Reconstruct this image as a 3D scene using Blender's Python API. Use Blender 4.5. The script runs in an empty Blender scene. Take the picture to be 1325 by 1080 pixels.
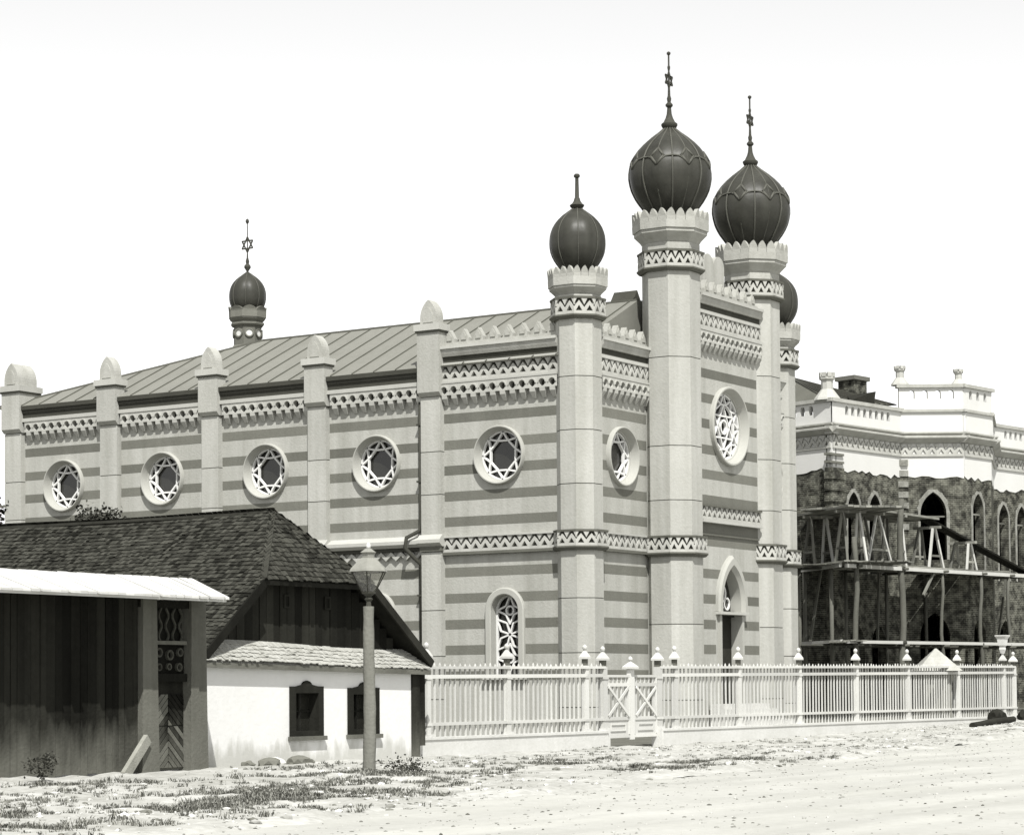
import bpy, bmesh, math, random
from mathutils import Vector, Matrix
random.seed(7)
R = math.radians
PI = math.pi
S = bpy.context.scene
COL = S.collection

# ------------------------------------------------------------------ camera, sky, sun, exposure
YAW, PITCH, ROLL = R(32.3937), R(2.38675), R(-0.43678)
fw = Vector((math.cos(YAW) * math.cos(PITCH), math.sin(YAW) * math.cos(PITCH), math.sin(PITCH)))
rt = Vector((math.sin(YAW), -math.cos(YAW), 0))
up = rt.cross(fw)
r2 = rt * math.cos(ROLL) + up * math.sin(ROLL)
u2 = -rt * math.sin(ROLL) + up * math.cos(ROLL)
cd = bpy.data.cameras.new('camera')
cam = bpy.data.objects.new('camera', cd)
COL.objects.link(cam)
M = Matrix.Identity(4)
for i in range(3):
    M[i][0], M[i][1], M[i][2] = r2[i], u2[i], -fw[i]
M[2][3] = 1.7
cam.matrix_world = M
cd.sensor_fit = 'HORIZONTAL'
cd.sensor_width = 36
cd.lens = 3066.04 / 1325 * 36
cd.shift_y = (764.31 - 540) / 1325
cd.clip_start = 0.5
cd.clip_end = 6000
S.camera = cam

SUN_EL, SUN_AZ = R(54), R(41)          # light travels along azimuth SUN_AZ (from X)
w = bpy.data.worlds.new('World')
S.world = w
w.use_nodes = True
nt = w.node_tree
bg = nt.nodes['Background']
sk = nt.nodes.new('ShaderNodeTexSky')
sk.sky_type = 'NISHITA'
sk.sun_disc = False
sk.sun_elevation = SUN_EL
sk.sun_rotation = R(90) - (SUN_AZ + PI)  # same direction as the lamp
sk.dust_density = 0.0
sk.ozone_density = 1.0
sep = nt.nodes.new('ShaderNodeSeparateColor')   # blue-sensitive plate: the sky as its blue light
comb = nt.nodes.new('ShaderNodeCombineColor')
nt.links.new(sk.outputs[0], sep.inputs[0])
for i in range(3):
    nt.links.new(sep.outputs[2], comb.inputs[i])
nt.links.new(comb.outputs[0], bg.inputs[0])
bg.inputs[1].default_value = 0.134
sd = bpy.data.lights.new('sun', 'SUN')
sd.energy = 5.0
sd.angle = R(0.5)
sd.color = (1, 0.985, 0.95)
sun = bpy.data.objects.new('sun', sd)
COL.objects.link(sun)
dirv = Vector((math.cos(SUN_AZ) * math.cos(SUN_EL), math.sin(SUN_AZ) * math.cos(SUN_EL), -math.sin(SUN_EL)))
sun.rotation_euler = dirv.to_track_quat('-Z', 'Y').to_euler()
sun.location = (0, 0, 40)
S.view_settings.view_transform = 'Standard'
S.view_settings.look = 'None'
S.view_settings.exposure = 0.45
S.view_settings.gamma = 1
S.render.engine = 'CYCLES'

# ------------------------------------------------------------------ materials
def tint(g):
    g = max(g, 0.002)
    L = min(1, g * 1.6)
    return (g, g * 1.0, g * (0.82 + 0.16 * L ** 0.8), 1)

MATS = {}
def mat(name, g, rough=0.9, var=0.12, scale=1.2, fine=14.0, bump=0.15, bscale=30.0, metal=0.0, streak=0.0,
        island=0.0, spec=0.3, contrast=1.0):
    m = bpy.data.materials.new(name)
    m.use_nodes = True
    t = m.node_tree
    N, L = t.nodes, t.links
    b = N['Principled BSDF']
    tc = N.new('ShaderNodeTexCoord')
    def noise(sc, det=4, mp=None):
        n = N.new('ShaderNodeTexNoise')
        n.inputs['Scale'].default_value = sc
        n.inputs['Detail'].default_value = det
        if mp:
            q = N.new('ShaderNodeMapping')
            q.inputs['Scale'].default_value = mp
            L.new(tc.outputs['Object'], q.inputs[0])
            L.new(q.outputs[0], n.inputs['Vector'])
        else:
            L.new(tc.outputs['Object'], n.inputs['Vector'])
        return n.outputs['Fac']
    def mth(op, a, b_):
        n = N.new('ShaderNodeMath')
        n.operation = op
        for i, v in enumerate((a, b_)):
            if isinstance(v, (int, float)):
                n.inputs[i].default_value = v
            else:
                L.new(v, n.inputs[i])
        return n.outputs[0]
    f = mth('ADD', mth('MULTIPLY', noise(scale), 0.55), mth('MULTIPLY', noise(fine, 6), 0.45))
    if streak:
        f = mth('ADD', mth('MULTIPLY', f, 1 - streak), mth('MULTIPLY', noise(1.0, 5, (2.5, 2.5, 0.12)), streak))
    if island:
        g_ = N.new('ShaderNodeNewGeometry')
        f = mth('ADD', mth('MULTIPLY', f, 1 - island), mth('MULTIPLY', g_.outputs['Random Per Island'], island))
    f = mth('ADD', mth('MULTIPLY', mth('SUBTRACT', f, 0.5), 1.8 * contrast), 0.5)
    cr = N.new('ShaderNodeValToRGB')
    cr.color_ramp.elements[0].color = tint(g * (1 - var))
    cr.color_ramp.elements[1].color = tint(min(0.93, g * (1 + var)))
    L.new(f, cr.inputs[0])
    L.new(cr.outputs[0], b.inputs['Base Color'])
    b.inputs['Roughness'].default_value = rough
    b.inputs['Metallic'].default_value = metal
    b.inputs['Specular IOR Level'].default_value = spec
    if bump:
        bn = N.new('ShaderNodeBump')
        bn.inputs['Strength'].default_value = bump
        bn.inputs['Distance'].default_value = 0.03
        L.new(noise(bscale, 6), bn.inputs['Height'])
        L.new(bn.outputs[0], b.inputs['Normal'])
    MATS[name] = m
    return m

mat('stucco', 0.335, var=0.2, scale=0.55, fine=7, streak=0.55, bump=0.35, bscale=14, spec=0.1, contrast=1.45)
mat('tower_stucco', 0.345, var=0.19, scale=0.5, fine=7, streak=0.55, bump=0.35, bscale=12, spec=0.1, contrast=1.45)
mat('dark_stripe', 0.13, var=0.24, scale=0.9, fine=9, streak=0.3, bump=0.3, bscale=18, spec=0.1)
mat('trim', 0.37, var=0.12, scale=1.5, fine=16, bump=0.15)
mat('band_shade', 0.055, var=0.3, spec=0.04)  # recess and under-cornice shade put into the band colour
mat('pale_mortar', 0.2, var=0.5, scale=3, fine=18, bump=0.5, contrast=1.4)
mat('lantern_tin', 0.22, var=0.25, rough=0.5)
mat('joint', 0.11, var=0.2, spec=0.04)
mat('ring_trim', 0.33, var=0.07, scale=1.5, fine=16, bump=0.1)
mat('gutter', 0.05, var=0.25, rough=0.6, spec=0.04)
mat('dark_iron', 0.05, var=0.3, rough=0.5, spec=0.04)
mat('dome_metal', 0.038, var=0.5, scale=1.3, fine=4, rough=0.42, spec=0.16, bump=0.35, bscale=3.0, streak=0.5)
mat('dome_rib_metal', 0.075, var=0.3, rough=0.5, spec=0.15, bump=0)
mat('roof_metal', 0.17, var=0.16, scale=0.5, fine=5, rough=0.55, bump=0.1, bscale=6, streak=0.2)
mat('roof_seam', 0.1, var=0.2, rough=0.6, spec=0.04)
mat('tracery', 0.62, var=0.06, bump=0.05)
mat('glass', 0.018, var=0.4, rough=0.12, spec=0.5, bump=0.06, bscale=1.5)
mat('interior', 0.012, var=0.3, spec=0.04)
mat('door_wood', 0.03, var=0.4, rough=0.6, spec=0.04)
mat('limewash', 0.63, var=0.07, scale=1.0, fine=9, streak=0.3, bump=0.25, bscale=9)
mat('shingle', 0.036, var=0.75, scale=0.8, fine=5, island=0.4, bump=0.3, bscale=26, contrast=1.15, spec=0.04)
mat('pale_shingle', 0.31, var=0.24, scale=2.0, fine=12, island=0.3, bump=0.3)
mat('bleached_board', 0.5, var=0.16, scale=0.8, fine=6, island=0.3, bump=0.2)
mat('gable_wood', 0.016, var=0.55, scale=1.3, fine=8, streak=0.55, island=0.0, bump=0.4, bscale=14, spec=0.04)
mat('plank_wood', 0.014, var=0.7, scale=0.9, fine=8, streak=0.6, bump=0.5, bscale=14, spec=0.04)
mat('post_wood', 0.11, var=0.4, scale=1.5, fine=10, streak=0.6, bump=0.4, bscale=16, spec=0.04)
mat('carved_wood', 0.055, var=0.5, scale=3, fine=12, bump=0.3, spec=0.04)
mat('lamp_post_wood', 0.15, var=0.45, scale=1.2, fine=9, streak=0.6, bump=0.5, bscale=16, spec=0.04)
mat('white_wood', 0.42, var=0.12, scale=2, fine=12, streak=0.4, bump=0.15)
mat('fence_paint', 0.48, var=0.10, scale=1.5, fine=14, bump=0.1)
mat('plinth_stone', 0.5, var=0.14, scale=0.8, fine=8, bump=0.3, bscale=12)
mat('scaffold_wood', 0.17, var=0.45, scale=0.9, fine=8, streak=0.5, bump=0.4, spec=0.04)
mat('pole_wood', 0.1, var=0.5, scale=0.9, fine=8, streak=0.5, bump=0.4, spec=0.04)
mat('white_plaster', 0.54, var=0.06, scale=0.6, fine=8, bump=0.15, streak=0.3)
mat('ground_earth', 0.18, var=0.3, scale=0.35, fine=4, bump=0.5, bscale=6)
mat('road_dirt', 0.37, var=0.16, scale=0.4, fine=7, bump=0.45, bscale=9, streak=0.0)
mat('yard_soil', 0.11, var=0.4, scale=0.6, fine=6, bump=0.5, bscale=8, spec=0.04)
mat('verge_earth', 0.34, var=0.42, scale=0.55, fine=6, bump=0.7, bscale=8, contrast=1.2)
mat('grass', 0.15, var=0.75, scale=1.2, fine=7, island=0.5, bump=0, spec=0.04)
mat('leaf', 0.05, var=0.7, scale=2, island=0.6, bump=0, spec=0.04)
mat('bark', 0.07, var=0.4, spec=0.04)
mat('stone', 0.32, var=0.6, scale=2, fine=9, island=0.65, bump=0.4, bscale=20)
mat('gravel_stone', 0.24, var=0.7, scale=2, fine=9, island=0.65, bump=0.3, spec=0.1)
mat('dark_stone', 0.09, var=0.6, scale=2, fine=9, island=0.6, bump=0.4, spec=0.04)
mat('charred', 0.025, var=0.5, bump=0.4, spec=0.04)

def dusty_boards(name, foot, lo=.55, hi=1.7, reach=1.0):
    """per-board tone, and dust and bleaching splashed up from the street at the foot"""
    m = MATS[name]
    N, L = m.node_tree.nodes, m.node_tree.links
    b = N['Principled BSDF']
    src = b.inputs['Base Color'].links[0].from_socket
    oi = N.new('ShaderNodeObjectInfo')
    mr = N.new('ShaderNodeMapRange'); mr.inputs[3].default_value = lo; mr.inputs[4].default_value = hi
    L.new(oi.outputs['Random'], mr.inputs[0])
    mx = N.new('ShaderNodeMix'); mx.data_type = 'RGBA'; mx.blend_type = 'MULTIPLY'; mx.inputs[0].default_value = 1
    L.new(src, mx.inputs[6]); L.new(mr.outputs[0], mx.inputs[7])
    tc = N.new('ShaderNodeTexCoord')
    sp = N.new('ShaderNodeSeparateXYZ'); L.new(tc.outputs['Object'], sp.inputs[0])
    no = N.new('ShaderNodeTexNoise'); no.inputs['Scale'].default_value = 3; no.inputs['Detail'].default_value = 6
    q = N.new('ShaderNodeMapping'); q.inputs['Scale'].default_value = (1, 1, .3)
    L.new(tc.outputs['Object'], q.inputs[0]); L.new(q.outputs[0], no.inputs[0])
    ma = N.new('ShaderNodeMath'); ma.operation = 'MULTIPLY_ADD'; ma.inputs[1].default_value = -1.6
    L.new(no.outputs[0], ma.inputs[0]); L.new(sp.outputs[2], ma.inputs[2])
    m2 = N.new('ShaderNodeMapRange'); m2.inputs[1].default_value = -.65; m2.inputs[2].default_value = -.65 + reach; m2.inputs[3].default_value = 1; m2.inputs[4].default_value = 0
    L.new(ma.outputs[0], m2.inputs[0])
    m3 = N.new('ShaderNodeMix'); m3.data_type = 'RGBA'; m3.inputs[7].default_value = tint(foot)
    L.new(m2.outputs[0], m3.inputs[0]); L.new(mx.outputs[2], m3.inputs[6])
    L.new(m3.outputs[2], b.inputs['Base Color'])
def object_tone(name, lo, hi):
    m = MATS[name]
    N, L = m.node_tree.nodes, m.node_tree.links
    b = N['Principled BSDF']
    src = b.inputs['Base Color'].links[0].from_socket
    oi = N.new('ShaderNodeObjectInfo')
    mr = N.new('ShaderNodeMapRange'); mr.inputs[3].default_value = lo; mr.inputs[4].default_value = hi
    L.new(oi.outputs['Random'], mr.inputs[0])
    mx = N.new('ShaderNodeMix'); mx.data_type = 'RGBA'; mx.blend_type = 'MULTIPLY'; mx.inputs[0].default_value = 1
    L.new(src, mx.inputs[6]); L.new(mr.outputs[0], mx.inputs[7])
    L.new(mx.outputs[2], b.inputs['Base Color'])
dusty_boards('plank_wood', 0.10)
dusty_boards('limewash', 0.42, .95, 1.02, .35)
object_tone('dark_stripe', .86, 1.16)
object_tone('tower_stucco', .94, 1.06)
object_tone('fence_paint', .85, 1.12)
object_tone('gable_wood', .6, 1.5)
object_tone('scaffold_wood', .6, 1.5)
object_tone('bleached_board', .8, 1.15)
object_tone('trim', .92, 1.08)

def rutted(name):
    m = MATS[name]
    N, L = m.node_tree.nodes, m.node_tree.links
    b = N['Principled BSDF']
    src = b.inputs['Base Color'].links[0].from_socket
    tc = N.new('ShaderNodeTexCoord')
    q = N.new('ShaderNodeMapping'); q.inputs['Rotation'].default_value = (0, 0, R(-10)); q.inputs['Scale'].default_value = (.05, .8, 1)
    L.new(tc.outputs['Object'], q.inputs[0])
    no = N.new('ShaderNodeTexNoise'); no.inputs['Scale'].default_value = 1; no.inputs['Detail'].default_value = 7
    L.new(q.outputs[0], no.inputs[0])
    mr = N.new('ShaderNodeMapRange'); mr.inputs[1].default_value = .3; mr.inputs[2].default_value = .7; mr.inputs[3].default_value = .86; mr.inputs[4].default_value = 1.1
    L.new(no.outputs[0], mr.inputs[0])
    mx = N.new('ShaderNodeMix'); mx.data_type = 'RGBA'; mx.blend_type = 'MULTIPLY'; mx.inputs[0].default_value = 1
    L.new(src, mx.inputs[6]); L.new(mr.outputs[0], mx.inputs[7])
    L.new(mx.outputs[2], b.inputs['Base Color'])
rutted('road_dirt')

def brick_material():
    m = bpy.data.materials.new('brick_wall')
    m.use_nodes = True
    N, L = m.node_tree.nodes, m.node_tree.links
    b = N['Principled BSDF']
    tc = N.new('ShaderNodeTexCoord')
    # brick coordinates: along the wall (x+y mixed) and height
    sx = N.new('ShaderNodeSeparateXYZ')
    L.new(tc.outputs['Object'], sx.inputs[0])
    ad = N.new('ShaderNodeMath'); ad.operation = 'SUBTRACT'
    L.new(sx.outputs[0], ad.inputs[0]); L.new(sx.outputs[1], ad.inputs[1])
    cx = N.new('ShaderNodeCombineXYZ')
    L.new(ad.outputs[0], cx.inputs[0]); L.new(sx.outputs[2], cx.inputs[1])
    br = N.new('ShaderNodeTexBrick')
    br.inputs['Scale'].default_value = 1.0
    br.inputs['Brick Width'].default_value = 0.30
    br.inputs['Row Height'].default_value = 0.09
    br.inputs['Mortar Size'].default_value = 0.012
    br.inputs['Color1'].default_value = tint(0.034)
    br.inputs['Color2'].default_value = tint(0.082)
    br.inputs['Mortar'].default_value = tint(0.14)
    L.new(cx.outputs[0], br.inputs['Vector'])
    n = N.new('ShaderNodeTexNoise'); n.inputs['Scale'].default_value = 2.6; n.inputs['Detail'].default_value = 9
    L.new(tc.outputs['Object'], n.inputs['Vector'])
    cr = N.new('ShaderNodeValToRGB')
    cr.color_ramp.elements[0].position = 0.38; cr.color_ramp.elements[0].color = (0.4, 0.4, 0.4, 1)
    cr.color_ramp.elements[1].position = 0.66; cr.color_ramp.elements[1].color = (1.7, 1.7, 1.65, 1)
    L.new(n.outputs[0], cr.inputs[0])
    mx = N.new('ShaderNodeMix'); mx.data_type = 'RGBA'; mx.blend_type = 'MULTIPLY'; mx.inputs[0].default_value = 1
    L.new(br.outputs[0], mx.inputs[6]); L.new(cr.outputs[0], mx.inputs[7])
    L.new(mx.outputs[2], b.inputs['Base Color'])
    b.inputs['Roughness'].default_value = 0.95
    b.inputs['Specular IOR Level'].default_value = 0.03
    bp = N.new('ShaderNodeBump'); bp.inputs['Strength'].default_value = 0.6; bp.inputs['Distance'].default_value = 0.02
    L.new(br.outputs[1], bp.inputs['Height']); bp.invert = True
    L.new(bp.outputs[0], b.inputs['Normal'])
    MATS['brick_wall'] = m
brick_material()

def lamp_glass():
    m = bpy.data.materials.new('lamp_glass')
    m.use_nodes = True
    N, L = m.node_tree.nodes, m.node_tree.links
    out = N['Material Output']
    tr = N.new('ShaderNodeBsdfTransparent'); tr.inputs[0].default_value = (0.9, 0.9, 0.87, 1)
    di = N.new('ShaderNodeBsdfDiffuse'); di.inputs[0].default_value = tint(0.5)
    gl = N.new('ShaderNodeBsdfGlossy'); gl.inputs['Roughness'].default_value = 0.08
    no = N.new('ShaderNodeTexNoise'); no.inputs['Scale'].default_value = 9
    ml = N.new('ShaderNodeMath'); ml.operation = 'MULTIPLY'; ml.inputs[1].default_value = 0.22
    L.new(no.outputs[0], ml.inputs[0])
    m1 = N.new('ShaderNodeMixShader'); L.new(ml.outputs[0], m1.inputs[0])
    L.new(tr.outputs[0], m1.inputs[1]); L.new(di.outputs[0], m1.inputs[2])
    m2 = N.new('ShaderNodeMixShader'); m2.inputs[0].default_value = 0.06
    L.new(m1.outputs[0], m2.inputs[1]); L.new(gl.outputs[0], m2.inputs[2])
    L.new(m2.outputs[0], out.inputs[0])
    MATS['lamp_glass'] = m
lamp_glass()

# ------------------------------------------------------------------ helpers
def tag(o, label=None, cat=None, group=None, kind=None):
    if label: o['label'] = label
    if cat: o['category'] = cat
    if group: o['group'] = group
    if kind: o['kind'] = kind
    return o

def link(name, me, parent=None):
    o = bpy.data.objects.new(name, me)
    COL.objects.link(o)
    if parent is not None:
        o.parent = parent
        o.matrix_parent_inverse = parent.matrix_basis.inverted() if parent.parent is None else Matrix.Identity(4)
    return o

def thing(name, loc, label, cat, group=None):
    o = bpy.data.objects.new(name, None)
    COL.objects.link(o)
    o.location = loc
    o.empty_display_size = 0.3
    o.matrix_basis  # evaluate
    return tag(o, label, cat, group)

class Frame:
    """wall frame: u along the wall, n outwards, z up"""
    def __init__(s, o, u, n):
        s.o, s.u, s.n = Vector((o[0], o[1], 0)), Vector((u[0], u[1], 0)), Vector((n[0], n[1], 0))
    def p(s, u, n, z):
        q = s.o + s.u * u + s.n * n
        return (q.x, q.y, z)
    def mat(s, u, n, z):
        q = s.p(u, n, z)
        m = Matrix.Identity(4)
        for i in range(3):
            m[i][0], m[i][1], m[i][3] = s.u[i], s.n[i], q[i]
        m[2][2] = 1
        return m
WORLD = Frame((0, 0), (1, 0), (0, 1))

class MB:
    def __init__(s):
        s.v, s.f = [], []
    def add(s, vs, fs):
        k = len(s.v)
        s.v += [tuple(a) for a in vs]
        s.f += [tuple(i + k for i in q) for q in fs]
    def box(s, fr, u0, u1, n0, n1, z0, z1):
        vs = [fr.p(u, n, z) for z in (z0, z1) for n in (n0, n1) for u in (u0, u1)]
        s.add(vs, [(0, 1, 3, 2), (4, 6, 7, 5), (0, 4, 5, 1), (2, 3, 7, 6), (0, 2, 6, 4), (1, 5, 7, 3)])
        return s
    def loft(s, rings, closed=True, cap0=True, cap1=True):
        n = len(rings[0])
        vs = [p for r in rings for p in r]
        fs = []
        for i in range(len(rings) - 1):
            for j in range(n if closed else n - 1):
                a, b = i * n + j, i * n + (j + 1) % n
                fs.append((a, b, b + n, a + n))
        if cap0: fs.append(tuple(range(n)))
        if cap1: fs.append(tuple((len(rings) - 1) * n + j for j in range(n)))
        s.add(vs, fs)
        return s
    def prism(s, fr, poly, n0, n1):
        """polygon (u,z) extruded along n"""
        return s.loft([[fr.p(u, n0, z) for u, z in poly], [fr.p(u, n1, z) for u, z in poly]])
    def bar(s, fr, a, b, wd, n0, n1):
        """flat bar in the wall plane between (u,z) points"""
        d = Vector((b[0] - a[0], b[1] - a[1]))
        d.normalize()
        q = Vector((-d.y, d.x)) * wd / 2
        return s.prism(fr, [(a[0] + q.x, a[1] + q.y), (b[0] + q.x, b[1] + q.y), (b[0] - q.x, b[1] - q.y), (a[0] - q.x, a[1] - q.y)], n0, n1)
    def beam(s, a, b, wd, ht=None):
        """square beam between 3-D points"""
        a, b = Vector(a), Vector(b)
        d = (b - a).normalized()
        sd_ = d.cross(Vector((0, 0, 1)))
        if sd_.length < 1e-3: sd_ = Vector((1, 0, 0))
        sd_.normalize()
        uu = sd_.cross(d)
        ht = ht or wd
        r = [sd_ * x * wd / 2 + uu * y * ht / 2 for x, y in ((-1, -1), (1, -1), (1, 1), (-1, 1))]
        return s.loft([[a + k for k in r], [b + k for k in r]])
    def tube(s, pts, rad, n=8):
        pts = [Vector(p) for p in pts]
        if not isinstance(rad, (list, tuple)): rad = [rad] * len(pts)
        rings = []
        ref = Vector((0.31, 0.77, 0.2)).normalized()
        for i, p in enumerate(pts):
            d = (pts[min(i + 1, len(pts) - 1)] - pts[max(i - 1, 0)]).normalized()
            a = d.cross(ref).normalized()
            b = a.cross(d)
            rings.append([p + (a * math.cos(2 * PI * j / n) + b * math.sin(2 * PI * j / n)) * rad[i] for j in range(n)])
        return s.loft(rings)
    def lathe(s, c, prof, n=16, ph=0.0, cap0=True, cap1=True):
        """vertical axis, prof = [(r, z)]; r may be apothem for polygons if n small"""
        rings = [[(c[0] + r * math.cos(ph + 2 * PI * j / n), c[1] + r * math.sin(ph + 2 * PI * j / n), z) for j in range(n)] for r, z in prof]
        return s.loft(rings, True, cap0, cap1)
    def disc_ring(s, fr, uc, zc, prof, n=32):
        """axis along the wall normal, prof = [(r, n)]"""
        rings = [[fr.p(uc + r * math.cos(2 * PI * j / n), nn, zc + r * math.sin(2 * PI * j / n)) for j in range(n)] for r, nn in prof]
        return s.loft(rings, True, False, False)
    def mesh(s, name, m, smooth=False, angle=None):
        me = bpy.data.meshes.new(name)
        me.from_pydata(s.v, [], s.f)
        bm = bmesh.new()
        bm.from_mesh(me)
        bmesh.ops.recalc_face_normals(bm, faces=bm.faces)
        bm.to_mesh(me)
        bm.free()
        if m: me.materials.append(MATS[m])
        if smooth:
            me.polygons.foreach_set('use_smooth', [True] * len(me.polygons))
            if angle:
                me.set_sharp_from_angle(angle=R(angle))
        return me
    def build(s, name, m, parent=None, smooth=False, angle=None):
        me = s.mesh(name, m, smooth, angle)
        o = bpy.data.objects.new(name, me)
        COL.objects.link(o)
        if parent is not None:
            bpy_parent(o, parent)
        return o

WM = {}
def world_of(o):
    m = o.matrix_basis.copy()
    if o.parent is not None:
        m = world_of(o.parent) @ o.matrix_parent_inverse @ m
    return m
def bpy_parent(o, parent):
    o.parent = parent
    o.matrix_parent_inverse = world_of(parent).inverted()

def place(name, me, mw, parent):
    o = bpy.data.objects.new(name, me)
    COL.objects.link(o)
    bpy_parent(o, parent)
    o.matrix_basis = mw
    return o

# opening outlines ---------------------------------------------------
def op_round(uc, zc, r, n=20):
    t = [-PI / 2 + PI * i / n for i in range(n + 1)]
    return dict(uc=uc, zs=[zc + r * math.sin(a) for a in t], hw=[r * math.cos(a) for a in t])
def op_arch(uc, zb, zs, h, n=12):
    zz, hw = [zb, zs], [h, h]
    for i in range(1, n + 1):
        a = PI / 2 * i / n
        zz.append(zs + h * math.sin(a)); hw.append(h * math.cos(a))
    return dict(uc=uc, zs=zz, hw=hw)
def op_point(uc, zb, zs, h, n=12, k=1.0):
    # pointed arch: arcs of radius rr about centres beyond the axis
    rr = h * (1 + k)
    zt = math.sqrt(rr * rr - (rr - h) ** 2)
    zz, hw = [zb, zs], [h, h]
    for i in range(1, n + 1):
        z = zt * math.sin(PI / 2 * i / n)
        zz.append(zs + z); hw.append(max(0, math.sqrt(max(0, rr * rr - z * z)) - (rr - h)))
    return dict(uc=uc, zs=zz, hw=hw)
def hw_at(op, z):
    zs, hw = op['zs'], op['hw']
    if z < zs[0] - 1e-6 or z > zs[-1] + 1e-6: return None
    for i in range(len(zs) - 1):
        if z <= zs[i + 1] + 1e-9:
            d = zs[i + 1] - zs[i]
            t = 0 if d < 1e-9 else (z - zs[i]) / d
            return hw[i] + (hw[i + 1] - hw[i]) * max(0, min(1, t))
    return hw[-1]
def outline(op):
    L_ = [(op['uc'] - h, z) for z, h in zip(op['zs'], op['hw'])]
    Rr = [(op['uc'] + h, z) for z, h in zip(op['zs'], op['hw'])]
    Rr.reverse()
    return L_ + Rr[1:] if op['hw'][-1] < 1e-6 else L_ + Rr

def wall_rows(mb, fr, u0, u1, z0, z1, ops, n, extra=()):
    """wall face with holes, as rows of quads"""
    zs = {round(z0, 5), round(z1, 5)}
    for op in ops:
        for z in op['zs']:
            if z0 < z < z1: zs.add(round(z, 5))
    zs = sorted(zs)
    for a, b in zip(zs, zs[1:]):
        if b - a < 1e-4: continue
        m = (a + b) / 2
        cuts = []
        for op in ops:
            if op['zs'][0] <= m <= op['zs'][-1]:
                cuts.append((op['uc'] - hw_at(op, a + 1e-5), op['uc'] - hw_at(op, b - 1e-5), op['uc'] + hw_at(op, a + 1e-5), op['uc'] + hw_at(op, b - 1e-5)))
        cuts.sort()
        la, lb = u0, u0
        for c in cuts:
            mb.add([fr.p(la, n, a), fr.p(c[0], n, a), fr.p(c[1], n, b), fr.p(lb, n, b)], [(0, 1, 2, 3)])
            la, lb = c[2], c[3]
        mb.add([fr.p(la, n, a), fr.p(u1, n, a), fr.p(u1, n, b), fr.p(lb, n, b)], [(0, 1, 2, 3)])
    return mb

def reveal(mb, fr, op, n0, n1):
    o = outline(op)
    mb.loft([[fr.p(u, n0, z) for u, z in o], [fr.p(u, n1, z) for u, z in o]], False, False, False)

def stripe(fr, u0, u1, za, zb, ops, parent, m='dark_stripe', n=0.006):
    """dark plaster course, cut where a window surround stands"""
    hit = [op for op in ops if op['zs'][0] < zb and op['zs'][-1] > za]
    if not hit:
        MB().box(fr, u0, u1, -0.02, n, za, zb).build('stripe', m, parent)
        return
    op = hit[0]
    k = 8
    zz = [za + (zb - za) * i / k for i in range(k + 1)]
    hs = [hw_at(op, z) or 0 for z in zz]
    for s, ue in ((-1, u0), (1, u1)):
        poly = [(ue, za)] + [(op['uc'] + s * h, z) for h, z in zip(hs, zz)] + [(ue, zb)]
        MB().prism(fr, poly, -0.02, n).build('stripe', m, parent)

# ornament units (shared meshes, local frame: x along wall, y outward, z up) ---------------
UNITS = {}
def frieze_unit(p):
    key = ('fr', round(p, 3))
    if key in UNITS: return UNITS[key]
    mb = MB()
    d, rr, zc = 0.22, 0.125, 0.0
    ztop, zbot = 0.24, -0.17
    n = 12
    # slab with a round hole
    rect, circ = [], []
    for j in range(n):
        a = 2 * PI * (j + .5) / n
        c, s_ = math.cos(a), math.sin(a)
        circ.append((rr * c, zc + rr * s_))
        k = min((p / 2) / abs(c) if abs(c) > 1e-6 else 9, (ztop if s_ > 0 else -zbot) / abs(s_) if abs(s_) > 1e-6 else 9)
        rect.append((k * c, k * s_))
    corners = {}
    vs = [(x, d, z) for x, z in rect] + [(x, d, z) for x, z in circ] + [(x, 0.02, z) for x, z in circ]
    fs = []
    for j in range(n):
        k = (j + 1) % n
        fs.append((j, k, n + k, n + j))
        fs.append((n + j, n + k, 2 * n + k, 2 * n + j))
    mb.add(vs, fs)
    # corner fillers of the slab front and its underside
    for sx_, sz in ((1, ztop), (1, zbot), (-1, ztop), (-1, zbot)):
        cand = [q for q in rect if q[0] * sx_ > 0 and q[1] * sz > 0]
        cand.sort(key=lambda q: math.atan2(q[1], q[0] * sx_))
        for a_, b_ in zip(cand, cand[1:]):
            if abs(abs(a_[0]) - p / 2) < 1e-5 and abs(b_[1] - sz) < 1e-5 or abs(abs(b_[0]) - p / 2) < 1e-5 and abs(a_[1] - sz) < 1e-5:
                mb.add([(a_[0], d, a_[1]), (sx_ * p / 2, d, sz), (b_[0], d, b_[1])], [(0, 1, 2)])
    mb.add([(-p / 2, d, zbot), (p / 2, d, zbot), (p / 2, 0, zbot), (-p / 2, 0, zbot)], [(0, 1, 2, 3)])
    mb.add([(-p / 2, d, ztop), (p / 2, d, ztop), (p / 2, 0, ztop), (-p / 2, 0, ztop)], [(0, 1, 2, 3)])
    # stepped pendant corbel
    h = p * 0.26
    mb.loft([[(-h, 0, zbot), (h, 0, zbot), (h, d, zbot), (-h, d, zbot)], [(-h, 0, zbot - .12), (h, 0, zbot - .12), (h, d * .95, zbot - .12), (-h, d * .95, zbot - .12)],
             [(-h * .55, 0, zbot - .34), (h * .55, 0, zbot - .34), (h * .55, d * .25, zbot - .34), (-h * .55, d * .25, zbot - .34)]])
    # half-round arch lip round the hole
    mb.loft([[(r_ * math.cos(PI * j / 8), y_, r_ * math.sin(PI * j / 8)) for r_, y_ in ((.13, d), (.13, d + .03), (.175, d + .03), (.175, d))] for j in range(9)])
    me = mb.mesh('frieze_arch', 'trim')
    UNITS[key] = me
    return me

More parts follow.
